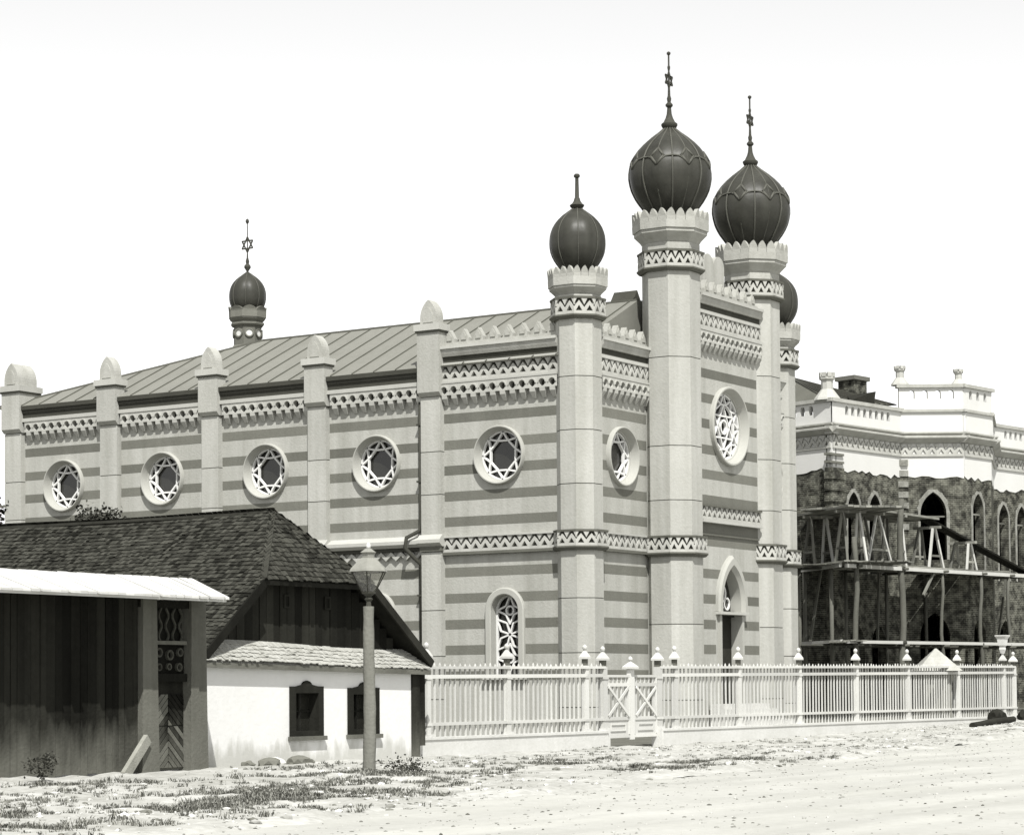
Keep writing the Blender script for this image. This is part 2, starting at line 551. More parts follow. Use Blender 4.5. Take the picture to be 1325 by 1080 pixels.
def chevron_unit(p, h, d=0.1):
    key = ('ch', round(p, 3), round(h, 3), d)
    if key in UNITS: return UNITS[key]
    mb = MB()
    F0 = WORLD
    hw_ = p / 2
    # hanging tooth halves at both edges, below them the zigzag with its open foot
    g = 0.30
    mb.prism(F0, [(-hw_, h), (-hw_ + p * g, h), (-hw_, h * .58)], 0, d)
    mb.prism(F0, [(hw_, h), (hw_, h * .58), (hw_ - p * g, h)], 0, d)
    zz = 0.40
    mb.prism(F0, [(-hw_, h * .40), (0, h * .86), (0, h * .56), (-hw_ * .62, h * .20), (-hw_, h * .20)], 0, d)
    mb.prism(F0, [(hw_, h * .40), (hw_, h * .20), (hw_ * .62, h * .20), (0, h * .56), (0, h * .86)], 0, d)
    mb.prism(F0, [(-hw_, 0), (hw_, 0), (hw_, h * .20), (-hw_, h * .20)], 0, d)
    me = mb.mesh('chevron', 'trim')
    UNITS[key] = me
    return me

def merlon_unit(wd, h, d):
    key = ('me', round(wd, 3), h, d)
    if key in UNITS: return UNITS[key]
    mb = MB()
    a = wd / 2
    mb.prism(WORLD, [(-a, 0), (a, 0), (a, h * .30), (a * .55, h * .62), (0, h), (-a * .55, h * .62), (-a, h * .30)], -d / 2, d / 2)
    mb.prism(WORLD, [(-a * .5, h * .15), (a * .5, h * .15), (a * .5, h * .45), (0, h * .75), (-a * .5, h * .45)], d / 2 + .001, d / 2 + .035)
    me = mb.mesh('merlon', 'stucco')
    UNITS[key] = me
    return me

def row(fr, me, name, u0, u1, n, z, cnt, parent):
    p = (u1 - u0) / cnt
    for i in range(cnt):
        place(name, me, fr.mat(u0 + p * (i + .5), n, z), parent)

def chevron_band(fr, u0, u1, z0, z1, cnt, parent, n=0.0, d=0.1):
    row(fr, chevron_unit((u1 - u0) / cnt, z1 - z0, d), 'chevron', u0, u1, n, z0, cnt, parent)

# ------------------------------------------------------------------ ground, road, verge
def gz(x, y):
    return 0.0135 * min(60, max(0, x - 67))
def yE(x):
    return 19.0 + (x - 23.3) * 0.176
from mathutils import noise as mnoise
def nz(x, y, s=1.0):
    return mnoise.noise((x * s, y * s, 3.7))

mb = MB()
xs = [-3000, -600, -100, 0, 30, 60] + [67 + 4 * i for i in range(16)] + [200, 600, 3500]
ys = [-3000, -500, -100, 0, 20, 40, 80, 160, 400, 1000, 3500]
vs = [(x, y, gz(x, y) - 0.14) for y in ys for x in xs]
nx = len(xs)
mb.add(vs, [(j * nx + i, j * nx + i + 1, (j + 1) * nx + i + 1, (j + 1) * nx + i) for j in range(len(ys) - 1) for i in range(nx - 1)])
tag(mb.build('ground', 'ground_earth', None, True), 'wide pale earth ground reaching to the horizon', None, None, 'structure')

def sheet(name, x0, x1, dx, t0, t1, nt_, fn, m):
    mb = MB()
    nxx = int((x1 - x0) / dx) + 1
    for j in range(nt_ + 1):
        for i in range(nxx):
            mb.v.append(fn(x0 + dx * i, t0 + (t1 - t0) * j / nt_))
    mb.f = [(j * nxx + i, j * nxx + i + 1, (j + 1) * nxx + i + 1, (j + 1) * nxx + i) for j in range(nt_) for i in range(nxx - 1)]
    return mb.build(name, m, None, True)
def road_pt(x, t):
    y = yE(x) + 0.6 * nz(x, 0, .3) - (1 - t) ** 1.7 * 34
    rut = 0.035 * nz(x * .15, y, 1.1) + 0.02 * nz(x, y, 1.7)
    return (x, y, gz(x, y) - 0.05 + rut)
tag(sheet('road', 8, 150, 0.4, 0, 1, 70, road_pt, 'road_dirt'), 'pale dusty unpaved street', None, None, 'structure')
def verge_pt(x, t):
    y = yE(x) + 0.6 * nz(x, 0, .3) - 0.15 + t ** 1.3 * (35.05 - yE(x) - 0.6 * nz(x, 0, .3) + .15 if x < 108 else 6)
    near = 1 if y < 34 else 0.25
    bank = 0.10 * min(1, t * 14) if y < 34 else 0.04
    z = gz(x, y) - 0.075 + bank + near * (0.07 * nz(x, y, .45) + 0.055 * nz(x, y, 1.5) + 0.03 * nz(x + 9, y, 3.1))
    return (x, y, z)
tag(sheet('verge', 8, 150, 0.22, 0, 1, 90, verge_pt, 'verge_earth'), 'rough stony verge between street and houses', None, None, 'structure')
def verge_z(x, y):
    y0 = yE(x) + 0.6 * nz(x, 0, .3) - .15
    t = max(0, (y - y0) / (35.05 - y0)) ** (1 / 1.3)
    return verge_pt(x, t)[2]
tag(sheet('yard', 8, 150, 1.0, 35.05, 75, 24, lambda x, y: (x, y, gz(x, y) - .03 + .02 * nz(x, y, .5)), 'yard_soil'), 'dark soil yard behind the fence', None, None, 'structure')

# ------------------------------------------------------------------ synagogue
SX, FB, FC = 68.58, 40.63, 39.45      # side wall plane, front side bays, front centre bay
syn = thing('synagogue', (76.5, 54, 0), 'large striped moorish synagogue with onion domed towers and a metal roof', 'synagogue')
fside = Frame((SX, 0), (0, 1), (-1, 0))
ffront = Frame((0, FB), (1, 0), (0, -1))
fcent = Frame((0, FC), (1, 0), (0, -1))
LV = [13.16, 12.26, 11.35, 10.42, 9.53, 8.62, 7.73]        # tops of the upper dark courses
LVL = [5.97, 5.06, 4.15, 3.26, 2.36]
SH = 0.325
XR = 85.0            # right side wall plane
YB = 67.3

def round_window(fr, uc, zc, r_out, parent, big=False):
    lip = r_out * 0.945
    rin = r_out * 0.83
    mb = MB()
    mb.disc_ring(fr, uc, zc, [(r_out, -0.05), (r_out, 0.14), (r_out * .98, 0.18), (lip, 0.18), (lip * .985, 0.15), (rin * 1.03, -0.10), (rin, -0.11), (rin, -.34)], 48)
    win = mb.build('round_window', 'ring_trim', parent, True, 35)
    t = MB()
    n0, n1 = -0.26, -0.16
    wd = 0.062 if not big else 0.06
    def P(r, a): return (uc + r * math.cos(a), zc + r * math.sin(a))
    t.disc_ring(fr, uc, zc, [(rin * 1.01, n1), (rin * .94, n1), (rin * .94, n0), (rin * 1.01, n0)], 40)
    def star_ring(npt, r0, r1, ph, w1, dn):
        for k in range(npt):
            a = ph + 2 * PI * k / npt
            h_ = PI / npt
            t.bar(fr, P(r0, a), P(r1, a + h_), w1, n0, n1 - dn)
            t.bar(fr, P(r1, a + h_), P(r0, a + 2 * h_), w1, n0, n1 - dn - .002)
            t.bar(fr, P(r1, a - h_), P(r1, a + h_), w1, n0, n1 - dn - .004)
    if not big:
        star_ring(8, rin * .98, rin * .65, PI / 2, .062, .0)
    else:
        star_ring(12, rin * .98, rin * .70, PI / 2, .06, .0)
        star_ring(6, rin * .68, rin * .38, PI / 2, .06, .008)
        t.disc_ring(fr, uc, zc, [(rin * .24, n1 + .01), (rin * .17, n1 + .01), (rin * .17, n0), (rin * .24, n0)], 20)
    t.build('tracery', 'tracery', win)
    g = MB()
    g.loft([[fr.p(uc + rin * math.cos(2 * PI * j / 32), -.30, zc + rin * math.sin(2 * PI * j / 32)) for j in range(32)],
            [fr.p(uc + rin * math.cos(2 * PI * j / 32), -.315, zc + rin * math.sin(2 * PI * j / 32)) for j in range(32)]])
    g.build('pane', 'glass', win)
    return op_round(uc, zc, r_out * .97), op_round(uc, zc, lip)

def arched_window(fr, uc, zb, zs, h, parent):
    mb = MB()
    rings = []
    prof = [(h + .24, -.05), (h + .24, .10), (h + .20, .13), (h + .03, .13), (h, .10), (h, -.42)]
    ols = [outline(op_arch(uc, zb, zs, hh)) for hh, n in prof]
    mb.loft([[fr.p(u, prof[i][1], z) for u, z in o] for i, o in enumerate(ols)], False, False, False)
    win = mb.build('arched_window', 'ring_trim', parent, True, 35)
    t = MB()
    n0, n1 = -.33, -.25
    wd = .06
    ht = zs + h - zb
    # interlaced lozenges and circles
    def arc(c, r, a0, a1, k=10):
        pts = [(c[0] + r * math.cos(a0 + (a1 - a0) * i / k), c[1] + r * math.sin(a0 + (a1 - a0) * i / k)) for i in range(k + 1)]
        for a, b in zip(pts, pts[1:]):
            if abs(a[0] - uc) < h * 1.02 and abs(b[0] - uc) < h * 1.02 and a[1] > zb and b[1] > zb:
                t.bar(fr, a, b, wd, n0, n1)
    for k in range(3):
        c = zs + h * .02 - 3.0 * h * k
        if c < zb: break
        tips = [(uc, c + h * .95), (uc + h * .97, c), (uc, c - h * .85), (uc - h * .97, c)]
        for q_ in range(4):
            a_, b_ = tips[q_], tips[(q_ + 1) % 4]
            nt_ = (uc + (a_[0] + b_[0] - 2 * uc) * .30, c + (a_[1] + b_[1] - 2 * c) * .30)
            t.bar(fr, a_, nt_, wd, n0, n1 - .003); t.bar(fr, nt_, b_, wd, n0, n1 - .004)
        arc((uc, c), h * .27, 0, 2 * PI, 14)
        cc = c - 1.5 * h - .0
        for sx_ in (-1, 1):
            for sz in (-1, 1):
                e = (uc + sx_ * h * .95, cc + sz * h * .95)
                mx_, mz = (uc + e[0]) / 2, (cc + e[1]) / 2
                for bu in (-.24, .24):
                    m_ = (mx_ - sz * bu * h, mz + sx_ * bu * h)
                    if min(e[1], m_[1]) > zb and cc > zb:
                        t.bar(fr, (uc, cc), m_, wd * .9, n0, n1 - .005); t.bar(fr, m_, e, wd * .9, n0, n1 - .006)
    o = outline(op_arch(uc, zb, zs, h))
    o2 = outline(op_arch(uc, zb, zs, h - .06))
    t.loft([[fr.p(u, n1 + .01, z) for u, z in o], [fr.p(u, n1 + .01, z) for u, z in o2], [fr.p(u, n0, z) for u, z in o2]], False, False, False)
    t.build('tracery', 'tracery', win)
    MB().prism(fr, o, -.40, -.415).build('pane', 'glass', win)
    MB().box(fr, uc - h - .3, uc + h + .3, -.05, .2, zb - .15, zb).build('sill', 'trim', win)
    return op_arch(uc, zb - .1, zs, h + .21), op_arch(uc, zb, zs, h + .02)

# core body behind the walls (closed, so the panes stay dark behind)
MB().box(WORLD, SX + .9, XR, FB + 1.0, YB, -.1, 12.9).build('core', 'stucco', syn)

# side bays ---------------------------------------------------------
PIL = [(66.25, 67.29), (61.23, 62.26), (56.24, 57.21), (51.26, 52.24), (46.27, 47.26)]
bays = [(62.0, 66.3), (56.95, 61.3), (52.0, 56.3), (47.0, 51.3)]
for bi, (u0, u1) in enumerate(bays):
    uc = (u0 + u1) / 2
    wall = bpy.data.objects.new('side_wall', None)
    cut, hole = None, None
    rw_cut, rw_hole = op_round(uc, 9.79, 1.02 * .97), op_round(uc, 9.79, .92)
    ops_h = [rw_hole]; ops_c = [rw_cut]
    if bi == 3:
        ops_h.append(op_arch(uc, 2.2, 4.42, .57)); ops_c.append(op_arch(uc, 2.1, 4.42, .76))
    mb = MB()
    wall_rows(mb, fside, u0, u1, -.1, 12.56, ops_h, 0.0)
    wall = mb.build('side_wall', 'stucco', syn)
    round_window(fside, uc, 9.79, 1.02, syn)
    if bi == 3:
        arched_window(fside, uc, 2.2, 4.42, .55, syn)
    for z in LV[2:]:
        stripe(fside, u0, u1, z - SH, z, ops_c, wall)
    for z in LVL:
        if bi == 3: stripe(fside, u0, u1, z - SH, z, ops_c, wall)
    row(fside, frieze_unit((u1 - u0) / 10.5), 'frieze_arch', u0, u0 + (u1 - u0) / 10.5 * 10, 0.0, 12.15, 10, wall)
    MB().box(fside, u0, u1, -.1, .012, 11.99, 12.32).build('frieze_ground', 'band_shade', wall)
    mb = MB()
    mb.box(fside, u0, u1, -.1, .25, 12.39, 12.53)
    mb.build('moulding', 'trim', wall)
    mb = MB()
    mb.box(fside, u0, u1, -.3, .20, 12.53, 12.74)
    mb.box(fside, u0, u1, -.3, .25, 12.74, 12.86)
    mb.box(fside, u0, u1, -.3, .31, 12.86, 13.02)
    mb.build('gutter', 'gutter', wall)
    # ledge and zigzag between the storeys
    mb = MB()
    mb.prism(Frame((SX, 0), (-1, 0), (0, 1)), [(-.1, 7.12), (.05, 7.12), (.34, 6.95), (.34, 6.83), (.22, 6.72), (-.1, 6.72)], u0, u1)
    mb.build('ledge', 'trim', wall)
    n_ = 10
    pz = (u1 - u0) / n_
    zg = MB()
    for k in range(n_):
        a = u0 + pz * k
        zg.prism(fside, [(a, 6.42), (a + pz / 2, 6.6), (a + pz, 6.42), (a + pz, 6.28), (a + pz / 2, 6.46), (a, 6.28)], 0, .12)
    zg.build('zigzag', 'trim', wall)
    MB().box(fside, u0, u1, -.05, .16, 6.6, 6.72).build('moulding', 'gutter', wall)

# corner bay of the side, carrying the higher parapet
u0, u1 = 41.3, 46.32
ucb = 43.95
mb = MB()
wall_rows(mb, fside, u0, u1, -.1, 13.35, [op_round(ucb, 9.79, .92), op_arch(43.77, 2.2, 4.42, .57)], 0.0)
wall = mb.build('side_wall', 'stucco', syn)
round_window(fside, ucb, 9.79, 1.02, syn)
arched_window(fside, 43.77, 2.2, 4.42, .55, syn)
for z in LV[2:]:
    stripe(fside, u0, u1, z - SH, z, [op_round(ucb, 9.79, .99)], wall)
for z in LVL:
    stripe(fside, u0, u1, z - SH, z, [op_arch(43.77, 2.1, 4.42, .76)], wall)
def upper_trim(fr, u0, u1, dz, cnt_f, cnt_c, nm, wall, mpitch):
    """frieze, zigzag, cornice and merlons of the front block"""
    row(fr, frieze_unit((u1 - u0) / cnt_f), 'frieze_arch', u0, u1, 0.0, 12.15 + dz, cnt_f, wall)
    MB().box(fr, u0, u1, -.1, .012, 11.99 + dz, 12.32 + dz).build('frieze_ground', 'band_shade', wall)
    MB().box(fr, u0, u1, -.1, .24, 12.39 + dz, 12.46 + dz).build('moulding', 'trim', wall)
    chevron_band(fr, u0, u1, 12.47 + dz, 12.99 + dz, cnt_c, wall, .06, .1)
    MB().box(fr, u0, u1, -.3, .06, 12.46 + dz, 13.0 + dz).build('band_ground', 'band_shade', wall)
    MB().box(fr, u0, u1, -.1, .19, 13.0 + dz, 13.12 + dz).build('moulding', 'trim', wall)
    MB().box(fr, u0, u1, -.1, .12, 13.12 + dz, 13.36 + dz).build('frieze_ground', 'band_shade', wall)  # near-black strip paints in the shade below the cornice
    mb = MB()
    fr2 = Frame(fr.p(0, 0, 0), fr.n, fr.u)
    mb.prism(fr2, [(-.3, 13.34 + dz), (.20, 13.34 + dz), (.25, 13.46 + dz), (.27, 13.60 + dz), (-.3, 13.60 + dz)], u0, u1)
    mb.build('cornice', 'stucco', wall)
    MB().box(fr, u0, u1, -.3, .32, 13.60 + dz, 13.70 + dz).build('cornice_lip', 'trim', wall)
    mb = MB()
    mb.box(fr, u0, u1, -.26, .06, 13.70 + dz, 13.84 + dz)
    mb.build('parapet', 'stucco', wall)
    n = int(round((u1 - u0) / mpitch))
    row(fr, merlon_unit(mpitch * .62, .46, .22), 'merlon', u0, u1, -.1, 13.84 + dz, n, wall)
upper_trim(fside, 41.5, 46.32, 0, 12, 12, 7, wall, .64)
chevron_band(fside, 41.5, 46.3, 6.5, 7.0, 12, wall, .05, .1)
mb = MB()
mb.box(fside, 41.5, 46.3, -.1, .05, 6.46, 7.02)
mb.build('band_ground', 'band_shade', wall)
mb = MB()
mb.box(fside, 41.5, 46.3, -.1, .19, 7.0, 7.06)
mb.build('moulding', 'trim', wall)
MB().box(fside, 41.5, 46.3, -.1, .17, 6.40, 6.5).build('moulding', 'joint', wall)

# pilasters -----------------------------------------------------------
def pilaster(y0, y1, top, back):
    fr = fside
    mid = (y0 + y1) / 2
    p = MB().box(fr, y0 + .02, y1 - .02, -.9, .24, -.1, 12.0).build('pilaster', 'joint', syn)
    zj = [-.1, 1.4, 2.9, 4.5, 6.55]
    for a, b in zip(zj, zj[1:]):
        MB().box(fr, y0, y1, -.4, .26, a, b - .03).build('stone_block', 'tower_stucco', p)
    MB().prism(Frame((SX, 0), (-1, 0), (0, 1)), [(-.3, 7.14), (.27, 7.14), (.46, 6.96), (.46, 6.84), (.3, 6.72), (-.3, 6.72)], y0 - .08, y1 + .08).build('ledge', 'trim', p)
    MB().box(fr, y0 - .04, y1 + .04, -.3, .32, 6.55, 6.72).build('ledge_neck', 'joint', p)
    zj = [7.14, 8.55, 10.05, 11.98]
    for a, b in zip(zj, zj[1:]):
        MB().box(fr, y0, y1, -.4, .26, a, b - .03).build('stone_block', 'tower_stucco', p)
    # corbelled upper block
    MB().prism(Frame((SX, 0), (-1, 0), (0, 1)), [(-back, top), (.4, top), (.4, 12.12), (.26, 11.98), (-back, 11.98)], y0 - .05, y1 + .05).build('upper_block', 'tower_stucco', p)
    MB().box(fr, y0 - .09, y1 + .09, -back - .05, .45, top, top + .07).build('cap_moulding', 'joint', p)
    mb = MB()
    mb.box(fr, y0 - .13, y1 + .13, -back - .09, .49, top + .07, top + .30)
    mb.build('cap_slab', 'trim', p)
    hh = (y1 - y0) / 2 + .0
    op = op_point(mid, top + .30, top + .52, hh * .84, 10, 1.25)
    mb = MB()
    mb.prism(fr, outline(op), -back + .04, .36)
    op2 = op_point(mid, top + .36, top + .52, hh * .5, 8, 1.25)
    o = outline(op2)
    mb.prism(fr, o, .361, .39)
    mb.build('pointed_cap', 'tower_stucco', p)
for i, (a, b) in enumerate(PIL):
    pilaster(a, b - .17, 14.22 if i == 4 else (13.55 if i == 0 else 13.42), .75 if i == 0 else .12)

# drain pipe beside the big pilaster
dp = MB()
yq = 47.2
dp.tube([(SX - .12, yq, 12.5), (SX - .12, yq, 7.6), (SX - .14, yq + .05, 7.3), (SX - .48, yq + .38, 7.05), (SX - .52, yq + .42, 6.7), (SX - .3, yq + .12, 6.3), (SX - .13, yq, 6.1), (SX - .12, yq, .1)], .075, 8)
dpo = dp.build('drain_pipe', 'dark_iron', syn, True)
for z in (11, 9, 5, 3):
    MB().box(fside, yq - .12, yq + .12, 0, .22, z, z + .06).build('bracket', 'dark_iron', dpo)

# front side bays -----------------------------------------------------
for (a, b, uc) in ((69.2, 73.2, 71.15), (80.7, 84.6, 82.6)):
    left = a < 75
    mb = MB()
    wall_rows(mb, ffront, a, b, -.1, 13.35, [op_round(uc, 9.74, .94)], 0.0)
    wall = mb.build('front_wall', 'stucco', syn)
    round_window(ffront, uc, 9.74, 1.04, syn)
    for z in LV[2:]:
        stripe(ffront, a, b - (.25 if left else 0), z - SH, z, [op_round(uc, 9.74, 1.01)], wall)
    for z in LVL:
        stripe(ffront, a, b - (.25 if left else 0), z - SH, z, [], wall)
    upper_trim(ffront, a + .35, b - .1, 0, 9, 9, 5, wall, .62)
    chevron_band(ffront, a + .35, b - .1, 6.5, 7.0, 9, wall, .05, .1)
    MB().box(ffront, a, b, -.1, .05, 6.46, 7.02).build('band_ground', 'band_shade', wall)
    MB().box(ffront, a, b, -.1, .19, 7.0, 7.06).build('moulding', 'trim', wall)
    MB().box(ffront, a, b, -.1, .17, 6.40, 6.5).build('moulding', 'joint', wall)

# centre bay ------------------------------------------------------------
CX = 76.95
dop = op_point(CX, 1.1, 4.75, .80, 14, .75)
dhole = op_point(CX, 1.1, 4.75, .86, 14, .75)
mb = MB()
wall_rows(mb, fcent, 74.2, 79.7, -.1, 15.3, [op_round(CX, 11.22, 1.30), dhole], 0.0)
wall = mb.build('front_wall', 'stucco', syn)
MB().box(WORLD, 74.2, 79.7, FC + .9, FB + 1.0, -.1, 15.2).build('core', 'stucco', syn)
round_window(fcent, CX, 11.22, 1.45, syn, True)
for z in LV[:6]:
    stripe(fcent, 74.6, 79.3, z - SH, z, [op_round(CX, 11.22, 1.40)], wall)
for z in LVL[:4]:
    stripe(fcent, 74.6, 79.3, z - SH, z, [op_point(CX, 1.0, 4.75, 1.12, 14, .75)], wall)
upper_trim(fcent, 74.5, 79.4, 2.1, 13, 13, 8, wall, .6)
chevron_band(fcent, 74.6, 79.3, 7.74, 8.2, 12, wall, .04, .1)
MB().box(fcent, 74.6, 79.3, -.1, .04, 7.7, 8.22).build('band_ground', 'band_shade', wall)
MB().box(fcent, 74.6, 79.3, -.1, .20, 8.2, 8.27).build('moulding', 'joint', wall)
MB().box(fcent, 74.6, 79.3, -.1, .22, 7.62, 7.73).build('moulding', 'trim', wall)
stripe(fcent, 74.6, 79.3, 7.24, 7.62, [], wall)
stripe(fcent, 74.6, 79.3, 6.80, 7.16, [], wall)
MB().box(fcent, 74.6, 79.3, -.02, .07, 7.17, 7.23).build('moulding', 'joint', wall)
# portal
prof = [(.32, -.05), (.32, .12), (.26, .20), (.10, .20), (.05, .12), (0, .06), (0, -.40)]
mb = MB()
ols = [outline(op_point(CX, 4.45, 4.75, .80 + o, 14, .75)) for o, n in prof]
mb.loft([[fcent.p(u, prof[i][1], z) for u, z in o] for i, o in enumerate(ols)], False, False, False)
portal = mb.build('portal', 'ring_trim', syn, True, 35)
mb = MB()
for s in (-1, 1):
    mb.box(fcent, CX + s * .80, CX + s * .96, -.40, .10, 1.1, 4.45)
mb.build('jamb', 'ring_trim', portal)
MB().box(fcent, CX - 1.12, CX + 1.12, -.3, .22, 4.36, 4.46).build('impost', 'trim', portal)
dd = MB().box(fcent, CX - .8, CX + .8, -.42, -.36, 1.1, 4.3).build('door', 'door_wood', portal)
MB().box(fcent, CX - .8, CX + .8, -.41, -.22, 4.3, 4.5).build('transom', 'door_wood', portal)
o = outline(op_point(CX, 4.5, 4.75, .8, 14, .75))
MB().prism(fcent, o, -.38, -.395).build('fanlight', 'glass', portal)
t = MB()
t.disc_ring(fcent, CX, 5.15, [(.34, -.31), (.27, -.31), (.27, -.37), (.34, -.37)], 20)
t.disc_ring(fcent, CX - .4, 4.78, [(.24, -.31), (.18, -.31), (.18, -.37), (.24, -.37)], 16)
t.disc_ring(fcent, CX + .4, 4.78, [(.24, -.31), (.18, -.31), (.18, -.37), (.24, -.37)], 16)
t.build('tracery', 'tracery', portal)
for i in range(6):
    MB().box(WORLD, CX - 1.8 - .0, CX + 1.8, FC - .35 - .32 * (6 - i), FC - .1, -.05 if i == 0 else .19 * i + .002, .19 * (i + 1)).build('step', 'plinth_stone', portal)
# tablets on the gable
tb = MB().box(fcent, CX - 1.5, CX + 1.5, -.9, -.35, 15.8, 16.15).build('tablet_base', 'trim', syn)
for s in (-1, 1):
    c = CX + s * .42
    mb = MB()
    mb.prism(fcent, outline(op_arch(c, 16.15, 17.15, .41)), -.75, -.5)
    tab = mb.build('stone_tablet', 'stucco', tb)

# roof ------------------------------------------------------------------
EZ, RZ, RX = 13.02, 16.15, CX
eL, eR, yF, yR = SX - .29, XR + .7, 41.2, 60.8
XK, ZK = 73.5, 15.56                       # the steep slope ends at a low pitched top
kx = XK - eL
xk2, yk = eR - kx, 58.2
mb = MB()
A = [(eL, yF, EZ), (XK, yF, ZK), (XK, yk, ZK), (eL, YB + .4, EZ), (eR, YB + .4, EZ), (xk2, yk, ZK), (xk2, yF, ZK), (eR, yF, EZ), (RX, yF, ZK + .2), (RX, yk - 1, ZK + .2)]
mb.add(A, [(0, 1, 2, 3), (3, 2, 5, 4), (4, 5, 6, 7), (1, 8, 9, 2), (8, 6, 5, 9), (2, 9, 5), (0, 7, 6, 8, 1), (0, 3, 4, 7)])
roof = mb.build('roof', 'roof_metal', syn)
sl = Vector((kx, 0, ZK - EZ))
nrm = Vector((-(ZK - EZ), 0, kx)).normalized()
y = yF + .3
while y < YB + .3:
    top = 1.0
    if y > yk: top = max(0.02, 1 - (y - yk) / (YB + .4 - yk))
    if top > .05:
        a = Vector((eL, y, EZ)) + nrm * .015
        b = a + sl * top
        MB().beam(a, b, .025, .05).build('seam', 'roof_seam', roof)
    y += .95
MB().beam((XK, yF, ZK + .02), (XK, yk, ZK + .02), .1, .06).build('ridge_cap', 'roof_seam', roof)
MB().beam((XK, yk, ZK + .02), (eL, YB + .4, EZ + .02), .1, .06).build('ridge_cap', 'roof_seam', roof)
# little dormer behind the front tower
mb = MB()
mb.loft([[(76.2, 43.2, 15.5), (77.8, 43.2, 15.5), (77.0, 43.2, 16.6)], [(76.2, 44.2, 15.5), (77.8, 44.2, 15.5), (77.0, 44.2, 16.6)]])
mb.build('dormer', 'gutter', roof)
# front gable wall
MB().prism(ffront, [(eL + .9, 12.5), (XR, 12.5), (xk2, ZK - .15), (RX, ZK), (XK, ZK - .15)], -.95, -.6).build('gable_wall', 'stucco', syn)

# towers ------------------------------------------------------------------
OCT = PI / 8
def octa(c, ap):      # vertices of octagon with flat faces on the axes
    r = ap / math.cos(OCT)
    return [(c[0] + r * math.cos(OCT + PI / 4 * j), c[1] + r * math.sin(OCT + PI / 4 * j)) for j in range(8)]
def oct_ring(mb, c, prof):
    mb.loft([[(x, y, z) for x, y in octa(c, ap)] for ap, z in prof])
    return mb
ONION = [(0, .52), (.05, .56), (.12, .68), (.21, .83), (.31, .94), (.42, .995), (.48, 1.0), (.56, .975), (.65, .91), (.74, .78), (.82, .61), (.89, .42), (.945, .25), (.98, .13), (1.0, .09)]
ROUND = [(0, .50), (.05, .60), (.12, .74), (.22, .89), (.33, .98), (.43, 1.0), (.55, .99), (.66, .92), (.76, .79), (.85, .60), (.92, .39), (.97, .19), (1.0, .08)]
def prof_at(pr, t):
    for (a, ra), (b, rb) in zip(pr, pr[1:]):
        if t <= b: return ra + (rb - ra) * (t - a) / (b - a)
    return pr[-1][1]
def smooth_prof(pr, n=30):
    out = []
    for i in range(n + 1):
        t = i / n
        out.append((t, (prof_at(pr, max(0, t - .03)) + 2 * prof_at(pr, t) + prof_at(pr, min(1, t + .03))) / 4))
    return out
def dome(c, z0, z1, rmax, pr, tower, ribs, loz, gore=.045):
    n = 64
    sp = smooth_prof(pr)
    mb = MB()
    rings = []
    for t, r in sp:
        rings.append([(c[0] + rmax * r * (1 + gore * abs(math.sin(4 * (a - YAW))) - gore * .6) * math.cos(a), c[1] + rmax * r * (1 + gore * abs(math.sin(4 * (a - YAW))) - gore * .6) * math.sin(a), z0 + (z1 - z0) * t)
                      for a in [2 * PI * j / n for j in range(n)]])
    mb.loft(rings)
    d = mb.build('dome', 'dome_metal', tower, True, 50)
    def pt(t, a, k=1.0):
        r = rmax * (prof_at(sp, t)) * k
        return Vector((c[0] + r * math.cos(a), c[1] + r * math.sin(a), z0 + (z1 - z0) * t))
    for j in range(ribs):
        a = YAW + PI + 2 * PI * j / ribs
        MB().tube([pt(t, a, .995) for t in [i / 16 for i in range(17)]], .034 if rmax > 1 else .02, 5).build('dome_rib', 'dome_rib_metal', tower, True)
    if loz:
        for j in range(8):
            a = YAW + PI + PI / 8 + PI / 4 * j
            da = .17
            q = [pt(.70, a, 1.012), pt(.61, a + da, 1.015), pt(.515, a, 1.015), pt(.61, a - da, 1.015)]
            m_ = MB()
            for k in range(4):
                m_.tube([q[k], (q[k] + q[(k + 1) % 4]) / 2 + Vector((math.cos(a), math.sin(a), 0)) * .012, q[(k + 1) % 4]], .05, 5)
            m_.build('lozenge', 'dome_rib_metal', tower, True)
            s_ = MB()
            s_.tube([pt(.515, a, 1.01), pt(.575, a + .12, 1.01), pt(.605, a + .22, 1.008), pt(.615, a + PI / 8, 1.006), pt(.605, a + PI / 4 - .22, 1.008), pt(.575, a + PI / 4 - .12, 1.01), pt(.515, a + PI / 4, 1.01)], .036, 5)
            s_.build('scallop', 'dome_rib_metal', tower, True)
def star(c, z, r, u, tower, th=.035):
    fr = Frame(c, u, (-u[1], u[0]))
    mb = MB()
    for s in range(2):
        for k in range(3):
            a = PI / 2 + PI * s + 2 * PI / 3 * k
            mb.bar(fr, (r * math.cos(a), z + r * math.sin(a)), (r * math.cos(a + 2 * PI / 3), z + r * math.sin(a + 2 * PI / 3)), th * 1.5, -th / 2, th / 2 + .002 * s)
    mb.build('star', 'dark_iron', tower)
